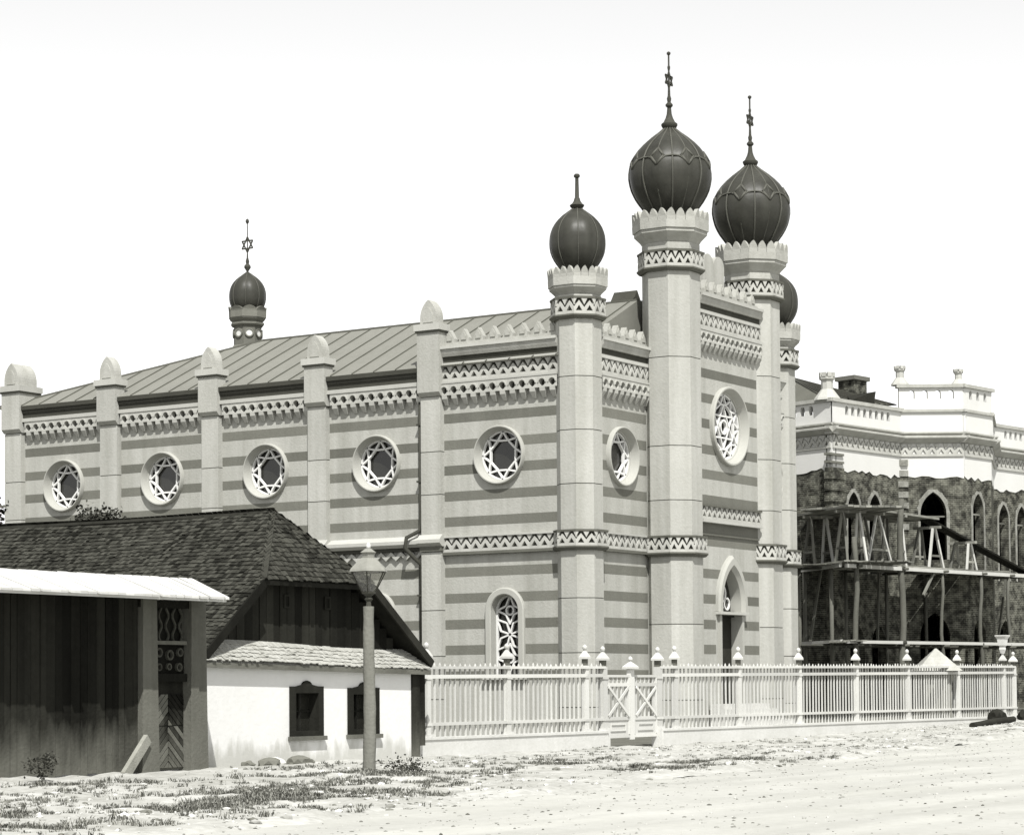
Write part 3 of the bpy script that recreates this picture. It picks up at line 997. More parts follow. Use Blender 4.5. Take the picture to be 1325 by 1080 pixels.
def crown(c, ap, z0, z1, z2, tower, nleaf, mt='trim'):
    mb = MB()
    oct_ring(mb, c, [(ap * .74, z0), (ap * .80, z0 + (z1 - z0) * .25), (ap * .96, z0 + (z1 - z0) * .7), (ap * .96, z1 - .02)])
    mb.build('crown_collar', 'stucco' if mt == 'tower_stucco' else mt, tower)
    mb = MB()
    oct_ring(mb, c, [(ap * 1.0, z1 - .02), (ap * 1.01, z1 + .24), (ap * .86, z1 + .24)])
    mb.build('crown_band', mt, tower)
    h = (z2 - z1 - .22) * .85
    per = nleaf // 8
    side = 2 * ap * math.tan(OCT)
    for j in range(8):
        a = PI / 4 * j
        fr = Frame((c[0] + ap * math.cos(a), c[1] + ap * math.sin(a)), (-math.sin(a), math.cos(a)), (math.cos(a), math.sin(a)))
        wd = side / per
        key = ('leaf', round(wd, 3), round(h, 3), mt)
        if key not in UNITS:
            m_ = MB()
            q = wd / 2 * .96
            poly = [(-q, 0), (q, 0), (q * 1.0, h * .35), (q * .72, h * .66), (q * .3, h * .9), (0, h), (-q * .3, h * .9), (-q * .72, h * .66), (-q * 1.0, h * .35)]
            m_.loft([[(x, -.12 + .03 * (z / h) ** 2, z) for x, z in poly], [(x, 0.005 + .06 * (z / h) ** 2, z) for x, z in poly]])
            UNITS[key] = m_.mesh('crown_leaf', mt)
        for k in range(per):
            place('crown_leaf', UNITS[key], fr.mat(-side / 2 + wd * (k + .5), .0, z1 + .22), tower)
def tower(c, ap, joints, band, upper, crown_z, crown_ap, dome_z, dome_r, kind, finial):
    core = MB()
    oct_ring(core, c, [(ap - .03, -.1), (ap - .03, crown_z[0] + .1)])
    t = core.build('tower', 'joint', syn)
    zs = [-.1] + joints + [crown_z[0] + .02]
    for a, b in zip(zs, zs[1:]):
        oct_ring(MB(), c, [(ap, a + .015), (ap, b - .015)]).build('shaft_drum', 'tower_stucco', t)
    for (z0, z1) in (band, upper):
        apb = ap + .05
        oct_ring(MB(), c, [(apb, z0 - .06), (apb, z1)]).build('band_ground', 'band_shade', t)
        side = 2 * (apb + .1) * math.tan(OCT)
        for j in range(8):
            a = PI / 4 * j
            fr = Frame((c[0] + apb * math.cos(a), c[1] + apb * math.sin(a)), (-math.sin(a), math.cos(a)), (math.cos(a), math.sin(a)))
            if math.cos(a - (YAW + PI)) < -.3: continue
            chevron_band(fr, -side / 2 + .0, side / 2 - .0, z0, z1, 2 if ap < .85 else 3, t, 0.0, .09)
        oct_ring(MB(), c, [(apb + .11, z1), (apb + .12, z1 + .07)]).build('moulding', 'joint', t)
        oct_ring(MB(), c, [(apb + .05, z0 - .14), (apb + .13, z0 - .05), (apb + .13, z0 - .0)]).build('moulding', 'joint', t)
    crown(c, crown_ap, crown_z[0], crown_z[1], crown_z[2], t, 24, 'tower_stucco')
    z0, z1 = dome_z
    dome(c, z0, z1, dome_r, ONION if kind == 'big' else ROUND, t, 16 if kind == 'big' else 8, kind == 'big')
    mb = MB()
    if kind == 'big':
        prof = [(.14, z1 - .08), (.24, z1 - .02), (.29, z1 + .08), (.29, z1 + .14), (.21, z1 + .20), (.13, z1 + .36), (.09, z1 + .50), (.07, z1 + .72), (.13, z1 + .78), (.13, z1 + .84), (.06, z1 + .92), (.08, z1 + 1.05), (.05, z1 + 1.15), (.04, z1 + 1.4), (.03, finial - .7), (.05, finial - .6), (.05, finial - .55), (.03, finial - .5), (.03, finial - .14)]
        mb.lathe(c, prof, 12)
        mb.lathe(c, [(.01, finial - .16), (.06, finial - .11), (.075, finial - .07), (.06, finial - .03), (.01, finial)], 10)
        mb.build('finial', 'dark_iron', t, True, 40)
        star(c, z1 + 1.72, .30, (1, 0), t)
    else:
        prof = [(.08, z1 - .08), (.22, z1), (.26, z1 + .07), (.18, z1 + .13), (.12, z1 + .22), (.10, z1 + .30), (.075, z1 + .34), (.06, finial - .2), (.06, finial - .14)]
        mb.lathe(c, prof, 10)
        mb.lathe(c, [(.02, finial - .16), (.1, finial - .12), (.11, finial - .06), (.07, finial - .01), (.01, finial)], 10)
        mb.build('finial', 'dark_iron', t, True, 40)
    return t
T1, T2, T3, T4 = (68.95, 41.0), (73.75, 40.0), (80.15, 40.0), (84.06, 41.0)
for c in (T1, T4):
    tower(c, .738, [1.1, 2.93, 4.77, 8.62, 10.44, 12.25], (6.52, 7.0), (14.33, 14.86), (15.02, 15.35, 16.02), .95, (15.85, 18.1), .95, 'small', 19.26)
for c, d_ in ((T2, 0), (T3, -.16)):
    tower(c, .955, [1.3, 3.95, 8.3, 10.21, 13.34], (6.46, 6.98), (16.52 + d_, 17.06 + d_), (17.4 + d_, 17.88 + d_, 18.62 + d_), 1.26, (18.35 + d_, 21.65 + d_), 1.475, 'big', 24.4 + d_ * 1.5)

# roof turret
ct = (RX, 61.75)
mb = MB()
oct_ring(mb, ct, [(.55, 15.2), (.55, 17.0)])
core_t = mb.build('roof_turret', 'dark_stripe', syn)
oct_ring(MB(), ct, [(.64, 15.3), (.64, 15.95), (.60, 16.05)]).build('turret_base', 'dark_stripe', core_t)
side = 2 * .58 * math.tan(OCT)
for j in range(8):
    a = PI / 4 * j
    fr = Frame((ct[0] + .56 * math.cos(a), ct[1] + .56 * math.sin(a)), (-math.sin(a), math.cos(a)), (math.cos(a), math.sin(a)))
    m_ = MB()
    m_.disc_ring(fr, 0, 16.55, [(.19, .0), (.19, .05), (.14, .05), (.14, .0)], 16)
    m_.build('oculus_ring', 'dark_stripe', core_t)
    m_ = MB()
    m_.prism(fr, [(.14 * math.cos(2 * PI * k / 16), 16.55 + .14 * math.sin(2 * PI * k / 16)) for k in range(16)], .002, .012)
    m_.build('oculus', 'white_plaster' if math.cos(a - YAW - PI) > .3 else 'glass', core_t)  # white discs paint in bright sky seen through the openings
oct_ring(MB(), ct, [(.60, 16.85), (.66, 16.92), (.66, 17.0), (.6, 17.0)]).build('turret_moulding', 'dark_stripe', core_t)
crown(ct, .74, 16.98, 17.22, 17.72, core_t, 8, 'dark_stripe')
dome(ct, 17.3, 19.12, .76, ROUND, core_t, 8, False)
mb = MB()
mb.lathe(ct, [(.06, 19.05), (.05, 19.2), (.14, 19.33), (.14, 19.4), (.06, 19.5), (.08, 19.6), (.035, 19.75), (.025, 20.0), (.02, 21.2)], 10)
mb.lathe(ct, [(.01, 21.15), (.06, 21.22), (.08, 21.28), (.05, 21.36), (.01, 21.39)], 10)
mb.build('finial', 'dark_iron', core_t, True, 40)
star(ct, 20.3, .32, (0, 1), core_t)

# ------------------------------------------------------------------ picket fence along the street
FY = 35.0
def ftop(x): return 2.33 + (x - 51) * .0046
fence = thing('picket_fence', (70, FY, 0), 'long pale picket fence on a stone plinth with capped posts before the synagogue', 'fence')
posts = [50.97, 54.87, 59.07, 60.10, 63.42, 64.49, 68.81, 73.33, 78.02, 82.67, 87.62, 92.57, 93.75]
ff = Frame((0, FY), (1, 0), (0, -1))
segs = [(50.3, 60.10), (63.42, 93.75)]
cap_me = None
def fence_post(x, h, wd, parent, tall):
    z1 = ftop(x) + h
    mb = MB()
    mb.box(ff, x - wd / 2, x + wd / 2, -wd / 2, wd / 2, .2, z1)
    p = mb.build('post', 'fence_paint', parent)
    MB().box(ff, x - wd * .75, x + wd * .75, -wd * .75, wd * .75, gz(x, FY) - .2, .56).build('post_base', 'plinth_stone', p)
    c = (x, FY)
    q = PI / 4
    mb = MB()
    mb.lathe(c, [(wd * .55, z1), (wd * .55, z1 + .19)], 4, q)
    mb.build('cap_neck', 'joint', p)
    mb = MB()
    r = wd * 1.05
    mb.lathe(c, [(r, z1 + .19), (r, z1 + .25), (r * .55, z1 + .36), (r * .28, z1 + .42), (r * .2, z1 + .45)], 4, q)
    mb.lathe(c, [(.02, z1 + .43), (.065, z1 + .48), (.075, z1 + .53), (.05, z1 + .58), (.01, z1 + .61)], 10)
    mb.build('post_cap', 'fence_paint', p)
    for k in (-1, 1):
        MB().box(ff, x - wd * .62, x + wd * .62, -wd * .62, wd * .62, (.78 if k < 0 else z1 - .36), (.84 if k < 0 else z1 - .30)).build('collar', 'fence_paint', p)
    return p
for x in posts:
    big = any(abs(x - q) < .05 for q in (60.10, 63.42, 93.75))
    fence_post(x, .02 if not big else -.02, .2 if big else .17, fence, False)
for (a, b) in segs:
    cuts = [a] + [p for p in posts if a < p < b] + [b]
    for p0, p1 in zip(cuts, cuts[1:]):
        n = max(1, int(round((p1 - p0) / 4.6)))
        zt = ftop(p0), ftop(p1)
        zb0, zb1 = gz(p0, FY), gz(p1, FY)
        mb = MB()
        mb.loft([[(p0, FY - .17, zb0 - .2), (p0, FY + .17, zb0 - .2), (p0, FY + .17, .42), (p0, FY - .17, .42)], [(p1, FY - .17, zb1 - .2), (p1, FY + .17, zb1 - .2), (p1, FY + .17, .42), (p1, FY - .17, .42)]])
        pl = mb.build('plinth', 'plinth_stone', fence)
        MB().box(ff, p0, p1, -.2, .2, .42, .49).build('plinth_coping', 'plinth_stone', pl)
        for (dz, th, nn) in ((-.035, .07, .14), (-.27, .10, .11)):
            MB().beam((p0, FY - .0, zt[0] + dz), (p1, FY - .0, zt[1] + dz), nn * 1.6, th).build('rail', 'fence_paint', fence)
        MB().beam((p0, FY, .82), (p1, FY, .82), .13, .08).build('rail', 'fence_paint', fence)
        cnt = max(2, int(round((p1 - p0) / .25)))
        for i in range(cnt):
            x = p0 + (p1 - p0) * (i + .5) / cnt + random.uniform(-.02, .02)
            z1 = ftop(x) + .085 + random.uniform(-.03, .02)
            xt = x + random.gauss(0, .012)
            m_ = MB()
            wv = .019
            m_.loft([[(x - wv, FY - .022, .49), (x + wv, FY - .022, .49), (x + wv, FY + .022, .49), (x - wv, FY + .022, .49)],
                     [(xt - wv, FY - .022, z1 - .06), (xt + wv, FY - .022, z1 - .06), (xt + wv, FY + .022, z1 - .06), (xt - wv, FY + .022, z1 - .06)],
                     [(xt - .003, FY - .003, z1), (xt + .003, FY - .003, z1), (xt + .003, FY + .003, z1), (xt - .003, FY + .003, z1)]])
            m_.build('picket', 'fence_paint', fence)
# flared white lantern-like top on the last post
mb = MB()
zz = ftop(92.57) + .5
mb.lathe((92.57, FY), [(.08, zz), (.15, zz + .18), (.13, zz + .3), (.2, zz + .34), (.24, zz + .6), (.34, zz + .72), (.34, zz + .76), (.1, zz + .76)], 4, PI / 4)
tag(mb.build('post_urn', 'white_plaster', fence), 'flared white top on a fence post')
# gate leaves
gate = thing('garden_gate', (61.75, FY, 0), 'double leaf pale wooden gate with crossed braces set in the picket fence', 'gate')
for (a, b) in ((60.22, 61.62), (61.86, 63.30)):
    z1 = 2.12
    leaf = MB().box(ff, a, b, -.03, .03, .26, .36).build('gate_leaf', 'fence_paint', gate)
    MB().box(ff, a, b, -.05, .05, z1 - .07, z1).build('rail', 'fence_paint', leaf)
    MB().box(ff, a, b, -.05, .05, z1 - .34, z1 - .24).build('rail', 'fence_paint', leaf)
    MB().box(ff, a, b, -.05, .05, .78, .88).build('rail', 'fence_paint', leaf)
    MB().box(ff, a + .08, b - .08, -.02, .02, .36, .78).build('panel', 'fence_paint', leaf)
    mb = MB()
    mb.box(ff, a + .25, b - .25, .021, .05, .46, .50); mb.box(ff, a + .25, b - .25, .021, .05, .64, .68)
    mb.box(ff, a + .25, a + .29, .021, .05, .50, .64); mb.box(ff, b - .29, b - .25, .021, .05, .50, .64)
    mb.build('panel_frame', 'fence_paint', leaf)
    for s in (a, b - .08):
        MB().box(ff, s, s + .08, -.045, .045, .36, z1 - .07).build('stile', 'fence_paint', leaf)
    for k, (p, q) in enumerate((((a + .1, .9), (b - .1, z1 - .36)), ((a + .1, z1 - .36), (b - .1, .9)))):
        MB().bar(ff, p, q, .08, .045 + .012 * k, .075 + .012 * k).build('brace', 'fence_paint', leaf)
    for i in range(5):
        x = a + .08 + (b - a - .16) * (i + .5) / 5
        MB().box(ff, x - .025, x + .025, -.02, .02, .88, z1 - .07).build('picket', 'fence_paint', leaf)
mid = MB().box(ff, 61.63, 61.85, -.07, .07, .2, 2.3).build('gate_post', 'fence_paint', gate)
mb = MB()
mb.lathe((61.74, FY), [(.26, 2.3), (.26, 2.36), (.1, 2.47), (.05, 2.5), (.05, 2.53)], 4, PI / 4)
mb.lathe((61.74, FY), [(.02, 2.52), (.07, 2.57), (.07, 2.62), (.01, 2.68)], 8)
mb.build('post_cap', 'fence_paint', mid)

# ------------------------------------------------------------------ cottage
cot = thing('cottage', (45.3, 38, 0), 'low whitewashed cottage with dark shingled half hipped roof and boarded gable', 'cottage')
GY = 34.4
fg = Frame((0, GY), (1, 0), (0, -1))
cx0, cx1 = 41.15, 49.4
mb = MB()
W1, W2 = (44.45, 45.6, .66, 1.8), (46.75, 47.9, .66, 1.76)
def rect_op(a, b, c, d): return dict(uc=(a + b) / 2, zs=[c, d], hw=[(b - a) / 2] * 2)
wall_rows(mb, fg, cx0, cx1, -.1, 2.45, [rect_op(*W1), rect_op(*W2)], 0)
mb.add([(cx0, GY, -.1), (cx0, 46, -.1), (cx0, 46, 2.45), (cx0, GY, 2.45)], [(0, 1, 2, 3)])
mb.add([(cx1, GY, -.1), (cx1, 46, -.1), (cx1, 46, 2.45), (cx1, GY, 2.45)], [(0, 1, 2, 3)])
mb.add([(cx0, 46, -.1), (cx1, 46, -.1), (cx1, 46, 2.45), (cx0, 46, 2.45)], [(0, 1, 2, 3)])
mb.build('wall', 'limewash', cot)
MB().box(WORLD, cx0 + .3, cx1 - .3, GY + .5, 45.6, -.1, 2.4).build('core', 'interior', cot)
for (a, b, c, d) in (W1, W2):
    f_ = MB()
    t_ = .13
    f_.box(fg, a - .07, a + t_, -.3, .05, c - .02, d + .02)
    f_.box(fg, b - t_, b + .07, -.3, .05, c - .02, d + .02)
    f_.box(fg, a + t_, b - t_, -.3, .05, c - .02, c + .10)
    m_ = (a + b) / 2
    f_.prism(fg, [(a + t_, d - .14), (b - t_, d - .14), (b - t_, d + .02), (b - .2, d + .03), (m_ + .2, d + .06), (m_ + .12, d + .13), (m_, d + .16), (m_ - .12, d + .13), (m_ - .2, d + .06), (a + .2, d + .03), (a + t_, d + .02)], -.3, .051)
    win = f_.build('window', 'gable_wood', cot)
    MB().box(fg, a + .1, b - .1, -.26, -.24, c + .1, d - .1).build('pane', 'glass', win)
    g_ = MB()
    g_.box(fg, m_ - .025, m_ + .025, -.235, -.20, c + .1, d - .12)
    g_.box(fg, a + .12, b - .12, -.234, -.205, (c + d) / 2 - .02, (c + d) / 2 + .02)
    g_.build('glazing_bar', 'gable_wood', win)
    MB().box(fg, a - .12, b + .12, -.1, .12, c - .12, c - .02).build('sill', 'post_wood', win)
# gable boards, each with its own ragged foot
x = 41.6
while x < 49.2:
    wd = random.uniform(.24, .34)
    zt = min(4.6, 2.5 + (x - 41.2) * .84, 2.4 + (49.9 - x - wd) * .76)
    if zt > 2.9:
        MB().box(fg, x, x + wd - .018, -.36, random.uniform(-.31, -.28), 2.70, zt).build('gable_board', 'gable_wood', cot)
    x += wd
for vx in (44.65, 46.25):
    f_ = MB()
    f_.box(fg, vx - .11, vx + .11, -.29, -.25, 3.68, 3.72)
    f_.box(fg, vx - .11, vx + .11, -.29, -.25, 3.96, 4.0)
    f_.box(fg, vx - .11, vx - .07, -.29, -.25, 3.72, 3.96); f_.box(fg, vx + .07, vx + .11, -.29, -.25, 3.72, 3.96)
    o_ = f_.build('vent', 'gable_wood', cot)
    MB().box(fg, vx - .07, vx + .07, -.289, -.278, 3.72, 3.96).build('vent_hole', 'interior', o_)

def shingles(name, m, parent, P0, Pu, Pv, inside, ex=.15, wd=.11, th=.02, kind='stuff'):
    """courses of overlapping shingles on the plane P0 + u*Pu + v*Pv (unit vectors), inside(v)->(u0,u1)"""
    mb = MB()
    P0, Pu, Pv = Vector(P0), Vector(Pu).normalized(), Vector(Pv).normalized()
    nn = Pu.cross(Pv).normalized()
    if nn.z < 0: nn = -nn
    v = 0.0
    k = 0
    while True:
        rg = inside(v)
        if rg is None: break
        u = rg[0] - (wd / 2 if k % 2 else 0)
        while u < rg[1]:
            ww = wd * random.uniform(.75, 1.25)
            a, b = max(u, rg[0]), min(u + ww - .008, rg[1])
            if b - a > .02:
                l0 = random.uniform(-.025, .025)
                lift = random.uniform(0, .012) + (.02 if random.random() < .03 else 0)
                sag = .035 + .03 * math.sin(u * .7 + v * .3)
                q = [(a, v + l0, th * 1.6 + lift + sag), (b, v + l0 + random.uniform(-.01, .01), th * 1.6 + lift + sag), (b, v + ex * 1.5, .004 + sag), (a, v + ex * 1.5, .004 + sag)]
                top = [P0 + Pu * x_ + Pv * y_ + nn * z_ for x_, y_, z_ in q]
                bot = [P0 + Pu * x_ + Pv * y_ + nn * (z_ - th * 1.2) for x_, y_, z_ in q]
                mb.add(top + bot[:2], [(0, 1, 2, 3), (0, 4, 5, 1), (0, 3, 4), (1, 5, 2)])
            u += ww
        v += ex
        k += 1
    o = mb.build(name, m, parent)
    o['kind'] = kind
    return o
rx, rz_ = 45.3, 6.0
yh, yg = 35.6, 34.25
eLx, eRx, ez = 41.0, 50.05, 2.40
mb = MB()
# roof deck: main slopes (with the half hip cut away), hip, undersides
zh = 4.28
sl_ = (rz_ - ez) / (rx - eLx)
hxL, hxR = rx - (rz_ - zh) / sl_, rx + (rz_ - zh) * (eRx - rx) / (rz_ - ez)
TH = .10
V = [(rx, yh, rz_), (rx, 50, rz_), (eLx, 50, ez), (eLx, yg, ez), (hxL, yg, zh), (eRx, 50, ez), (eRx, yg, ez), (hxR, yg, zh)]
V2 = [(a, b + (0.02 if i in (3, 4, 6, 7) else 0), c - TH) for i, (a, b, c) in enumerate(V)]
mb.add(V + V2, [(0, 1, 2, 3, 4), (0, 7, 6, 5, 1), (0, 4, 7), (8, 9, 10, 11, 12), (8, 15, 14, 13, 9), (8, 12, 15), (3, 4, 12, 11), (6, 7, 15, 14), (4, 7, 15, 12), (2, 3, 11, 10), (5, 6, 14, 13)])
crf = mb.build('roof', 'gable_wood', cot)
slen = math.hypot(rx - eLx, rz_ - ez)
slenR = math.hypot(rx - eRx, rz_ - ez)
def in_right(v):
    return in_left(v * slen / slenR)
def in_left(v):
    if v > slen - .05: return None
    zz = ez + (rz_ - ez) * v / slen
    u0 = yg - .05 if zz < zh else yg + (yh - yg) * (zz - zh) / (rz_ - zh)
    return (u0, 50)
shingles('shingles', 'shingle', crf, (eLx, 0, ez), (0, 1, 0), (rx - eLx, 0, rz_ - ez), in_left)
shingles('shingles', 'shingle', crf, (eRx, 0, ez), (0, 1, 0), (rx - eRx, 0, rz_ - ez), in_right, ex=.24, wd=.2)
hl = math.hypot(yh - yg, rz_ - zh)
def in_hip(v):
    if v > hl - .03: return None
    t = v / hl
    return (hxL + (rx - hxL) * t, hxR + (rx - hxR) * t)
shingles('shingles', 'shingle', crf, (0, yg, zh), (1, 0, 0), (0, yh - yg, rz_ - zh), in_hip)
MB().beam((rx, yh, rz_ + .03), (rx, 50, rz_ + .04), .22, .07).build('ridge_board', 'shingle', crf)
for s in (-1, 1):
    hx = hxL if s < 0 else hxR
    ex_ = eLx if s < 0 else eRx
    MB().beam((hx, yg - .03, zh - .06), (ex_ + s * .05, yg - .03, ez - .03), .06, .2).build('bargeboard', 'gable_wood', crf)
    MB().beam((rx, yh, rz_ + .05), (hx, yg, zh + .05), .16, .05).build('hip_board', 'shingle', crf)
# light shingled skirt roof under the gable
z0s, z1s = 2.34, 2.80
mb = MB()
sk0, sk1 = 40.95, 49.7
zl, zr = 2.36, 2.20
yo, yi = GY - .14, GY + .30
mb.add([(sk0, yo, zl), (sk1 + .3, yo, zr), (sk1, yi, 2.64), (sk0 + .9, yi, 2.84), (sk0, yo, zl - .1), (sk1 + .3, yo, zr - .1), (sk1, yi, 2.5), (sk0 + .2, yi, 2.5)],
       [(0, 1, 2, 3), (4, 5, 6, 7), (0, 1, 5, 4), (0, 3, 7, 4), (1, 2, 6, 5)])
skirt = mb.build('skirt_roof', 'pale_shingle', cot)
sv = Vector((0, yi - yo, 2.80 - zl))
def in_sk(v):
    if v > sv.length - .05: return None
    t = v / sv.length
    return (.85 * t, sk1 - sk0 + .28 - .3 * t)
shingles('shingles', 'pale_shingle', skirt, (sk0, yo - .03, zl + .02), (1, 0, -.018), sv, in_sk, ex=.13, wd=.11)
MB().beam((sk0 - .02, yo - .03, zl - .04), (sk1 + .32, yo - .03, zr - .04), .05, .12).build('fascia', 'post_wood', skirt)
# dark corner post by the fence
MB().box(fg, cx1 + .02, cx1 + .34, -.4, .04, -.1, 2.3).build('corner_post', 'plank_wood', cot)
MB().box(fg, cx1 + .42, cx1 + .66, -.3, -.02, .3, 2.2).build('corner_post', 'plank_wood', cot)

# ------------------------------------------------------------------ plank fence and roofed gateway on the left
brn = thing('board_fence', (36, 33.3, 0), 'tall dark vertical board fence under a bleached lean-to roof', 'board fence')
BY = 33.3
fb = Frame((0, BY), (1, 0), (0, -1))
x = 30.2
while x < 37.75:
    wd = min(random.uniform(.17, .27), 37.8 - x)
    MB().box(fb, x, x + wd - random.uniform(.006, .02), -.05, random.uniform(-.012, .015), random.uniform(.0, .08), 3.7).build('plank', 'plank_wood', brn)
    x += wd
for z in (.7, 2.0, 3.3):
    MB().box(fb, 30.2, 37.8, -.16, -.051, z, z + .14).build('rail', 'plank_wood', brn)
rf = MB()
rfx0, rfx1 = 29.8, 39.85
xl, xu = 39.5, 40.1            # street edge and ridge end
rf.add([(rfx0, BY - 1.0, 3.70), (xl, BY - 1.0, 3.70), (xu, BY + .35, 4.14), (rfx0, BY + .35, 4.12), (rfx0, BY - 1.0, 3.62), (xl, BY - 1.0, 3.62), (xu, BY + .35, 4.04), (rfx0, BY + .35, 4.02),
        (rfx0, BY + 1.6, 3.6), (xu + .1, BY + 1.6, 3.62)],
       [(0, 1, 2, 3), (4, 5, 6, 7), (0, 1, 5, 4), (1, 2, 6, 5), (3, 2, 9, 8), (0, 3, 7, 4), (1, 9, 2)])
ro = rf.build('lean_to_roof', 'bleached_board', brn)
x = rfx0
k = 0
while x < xl - .05:
    wd = random.uniform(.22, .3)
    t0 = (x - rfx0) / (rfx1 - rfx0)
    off = random.uniform(-.07, .03)
    a0, a1 = x, min(x + wd - .012, xl - .02)
    zz0 = 3.70
    zz1 = 4.12 + .02 * t0
    m_ = MB()
    h_ = .014 + random.uniform(0, .012)
    m_.loft([[(a0, BY - 1.06 + off, zz0 - .03), (a1, BY - 1.06 + off, zz0 - .03), (a1, BY - 1.06 + off, zz0 + h_), (a0, BY - 1.06 + off, zz0 + h_)],
             [(a0 + .6 * t0 ** 4, BY + .35, zz1 + .004), (a1 + .6 * t0 ** 4, BY + .35, zz1 + .004), (a1 + .6 * t0 ** 4, BY + .35, zz1 + h_ + .03), (a0 + .6 * t0 ** 4, BY + .35, zz1 + h_ + .03)]])
    m_.build('roof_board', 'bleached_board', ro)
    x += wd
# gateway
gw = thing('wooden_gateway', (38.8, BY, 0), 'carved wooden gateway with herringbone door between heavy posts', 'gateway')
for (a, b) in ((37.8, 38.30), (39.36, 39.9)):
    m_ = MB()
    m_.loft([[(a - .03, BY - .16, -.1), (b + .02, BY - .16, -.1), (b + .02, BY + .2, -.1), (a - .03, BY + .2, -.1)],
             [(a, BY - .14, 1.2), (b, BY - .14, 1.2), (b, BY + .2, 1.2), (a, BY + .2, 1.2)],
             [(a + .03, BY - .13, 3.72), (b - .04, BY - .13, 3.72), (b - .04, BY + .2, 3.72), (a + .03, BY + .2, 3.72)]])
    m_.build('post', 'post_wood', gw)
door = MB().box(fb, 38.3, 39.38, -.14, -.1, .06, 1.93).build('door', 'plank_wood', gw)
def clip_poly(poly, x0, x1, z0, z1):
    def cl(p, f_, inter):
        out = []
        for i in range(len(p)):
            a, b = p[i - 1], p[i]
            ia, ib = f_(a), f_(b)
            if ia != ib: out.append(inter(a, b))
            if ib: out.append(b)
        return out
    def ix(c): return lambda a, b: (c, a[1] + (b[1] - a[1]) * (c - a[0]) / (b[0] - a[0]))
    def iz(c): return lambda a, b: (a[0] + (b[0] - a[0]) * (c - a[1]) / (b[1] - a[1]), c)
    for f_, it in ((lambda q: q[0] >= x0, ix(x0)), (lambda q: q[0] <= x1, ix(x1)), (lambda q: q[1] >= z0, iz(z0)), (lambda q: q[1] <= z1, iz(z1))):
        if len(poly) < 3: return []
        poly = cl(poly, f_, it)
    return poly
mx_ = 38.84
for s in (-1, 1):
    x0, x1 = (38.34, mx_ - .01) if s < 0 else (mx_ + .01, 39.34)
    for part in (0, 1):
        z0, z1 = (.1, .98) if part == 0 else (1.0, 1.66)
        k = -8
        while k < 14:
            zc = z0 + k * .15
            sg = 1 if part else 1
            a, b = (mx_, zc), (mx_ + s * .6, zc - .6 * .95)
            poly = [(mx_, zc), (mx_, zc + .125), (mx_ + s * .6, zc + .125 - .57), (mx_ + s * .6, zc - .57)]
            poly = clip_poly(poly, x0, x1, z0, z1)
            if len(poly) >= 3:
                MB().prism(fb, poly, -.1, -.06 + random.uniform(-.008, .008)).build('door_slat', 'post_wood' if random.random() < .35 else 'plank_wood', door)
            k += 1
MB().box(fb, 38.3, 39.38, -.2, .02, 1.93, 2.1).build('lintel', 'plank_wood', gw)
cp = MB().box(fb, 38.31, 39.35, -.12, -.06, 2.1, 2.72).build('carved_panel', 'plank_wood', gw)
for (u_, z_, r_) in ((38.5, 2.55, .11), (38.85, 2.5, .12), (39.18, 2.56, .1), (38.5, 2.24, .09), (38.82, 2.25, .08), (39.15, 2.24, .1)):
    MB().disc_ring(fb, u_, z_, [(r_, -.06), (r_ * .95, .0), (r_ * .6, .0), (r_ * .5, -.055)], 12).build('carving', 'carved_wood', cp)
MB().box(fb, 38.31, 39.35, -.08, .04, 2.72, 2.8).build('rail', 'post_wood', gw)
bk = MB().box(fb, 38.31, 39.35, -.16, -.12, 2.8, 3.66).build('lattice_panel', 'interior', gw)
for k in range(5):
    u_ = 38.36 + .22 * k
    pts = [fb.p(u_ + .05 * math.sin(j * PI / 3 + (PI if k % 2 else 0)), -.06, 2.8 + .86 * j / 12) for j in range(13)]
    MB().tube(pts, .028, 5).build('lattice_bar', 'carved_wood', bk)
MB().box(fb, 37.8, 39.9, -.14, .06, 3.5, 3.66).build('lintel', 'plank_wood', gw)
# leaning plank
lp = MB().beam((37.05, BY - .30, -.02), (37.90, BY - .18, .74), .10, .22).build('leaning_plank', 'scaffold_wood')
tag(lp, 'short pale plank leaning against the gateway post', 'plank')

# ------------------------------------------------------------------ street lamp
LX, LY = 38.78, 28.03
lam = thing('street_lamp', (LX, LY, 0), 'gas street lamp with glass lantern on a rough wooden post', 'street lamp')
pts, rads = [], []
for i in range(15):
    z = -.2 + 3.6 * i / 14
    pts.append((LX + .018 * math.sin(z * 2.1), LY + .015 * math.cos(z * 1.7), z)); rads.append(.135 - .028 * i / 14 + .006 * math.sin(i * 2.3))
MB().tube(pts, rads, 12).build('post', 'lamp_post_wood', lam, True, 60)
mb = MB()
mb.lathe((LX, LY), [(.06, 3.36), (.05, 3.5), (.09, 3.55), (.05, 3.6), (.13, 3.66), (.14, 3.70)], 10)
mb.build('bracket', 'dark_iron', lam, True, 40)
hexp = PI / 6
def hx(r, z): return [(LX + r * math.cos(hexp + PI / 3 * j), LY + r * math.sin(hexp + PI / 3 * j), z) for j in range(6)]
lan = MB().loft([hx(.15, 3.66), hx(.16, 3.70)]).build('lantern', 'dark_iron', lam)
b0, t0 = hx(.155, 3.70), hx(.375, 4.10)
for j in range(6):
    MB().tube([b0[j], t0[j]], .013, 5).build('lantern_bar', 'dark_iron', lan)
    k = (j + 1) % 6
    MB().tube([t0[j], t0[k]], .016, 5).build('lantern_bar', 'dark_iron', lan)
    c_ = Vector((LX, LY, 0))
    def sh(p, f_): q = Vector(p) - c_; return (LX + q.x * f_, LY + q.y * f_, p[2])
    m_ = MB()
    m_.add([sh(b0[j], .97), sh(b0[k], .97), sh(t0[k], .985), sh(t0[j], .985)], [(0, 1, 2, 3)])
    m_.build('pane', 'lamp_glass', lan)
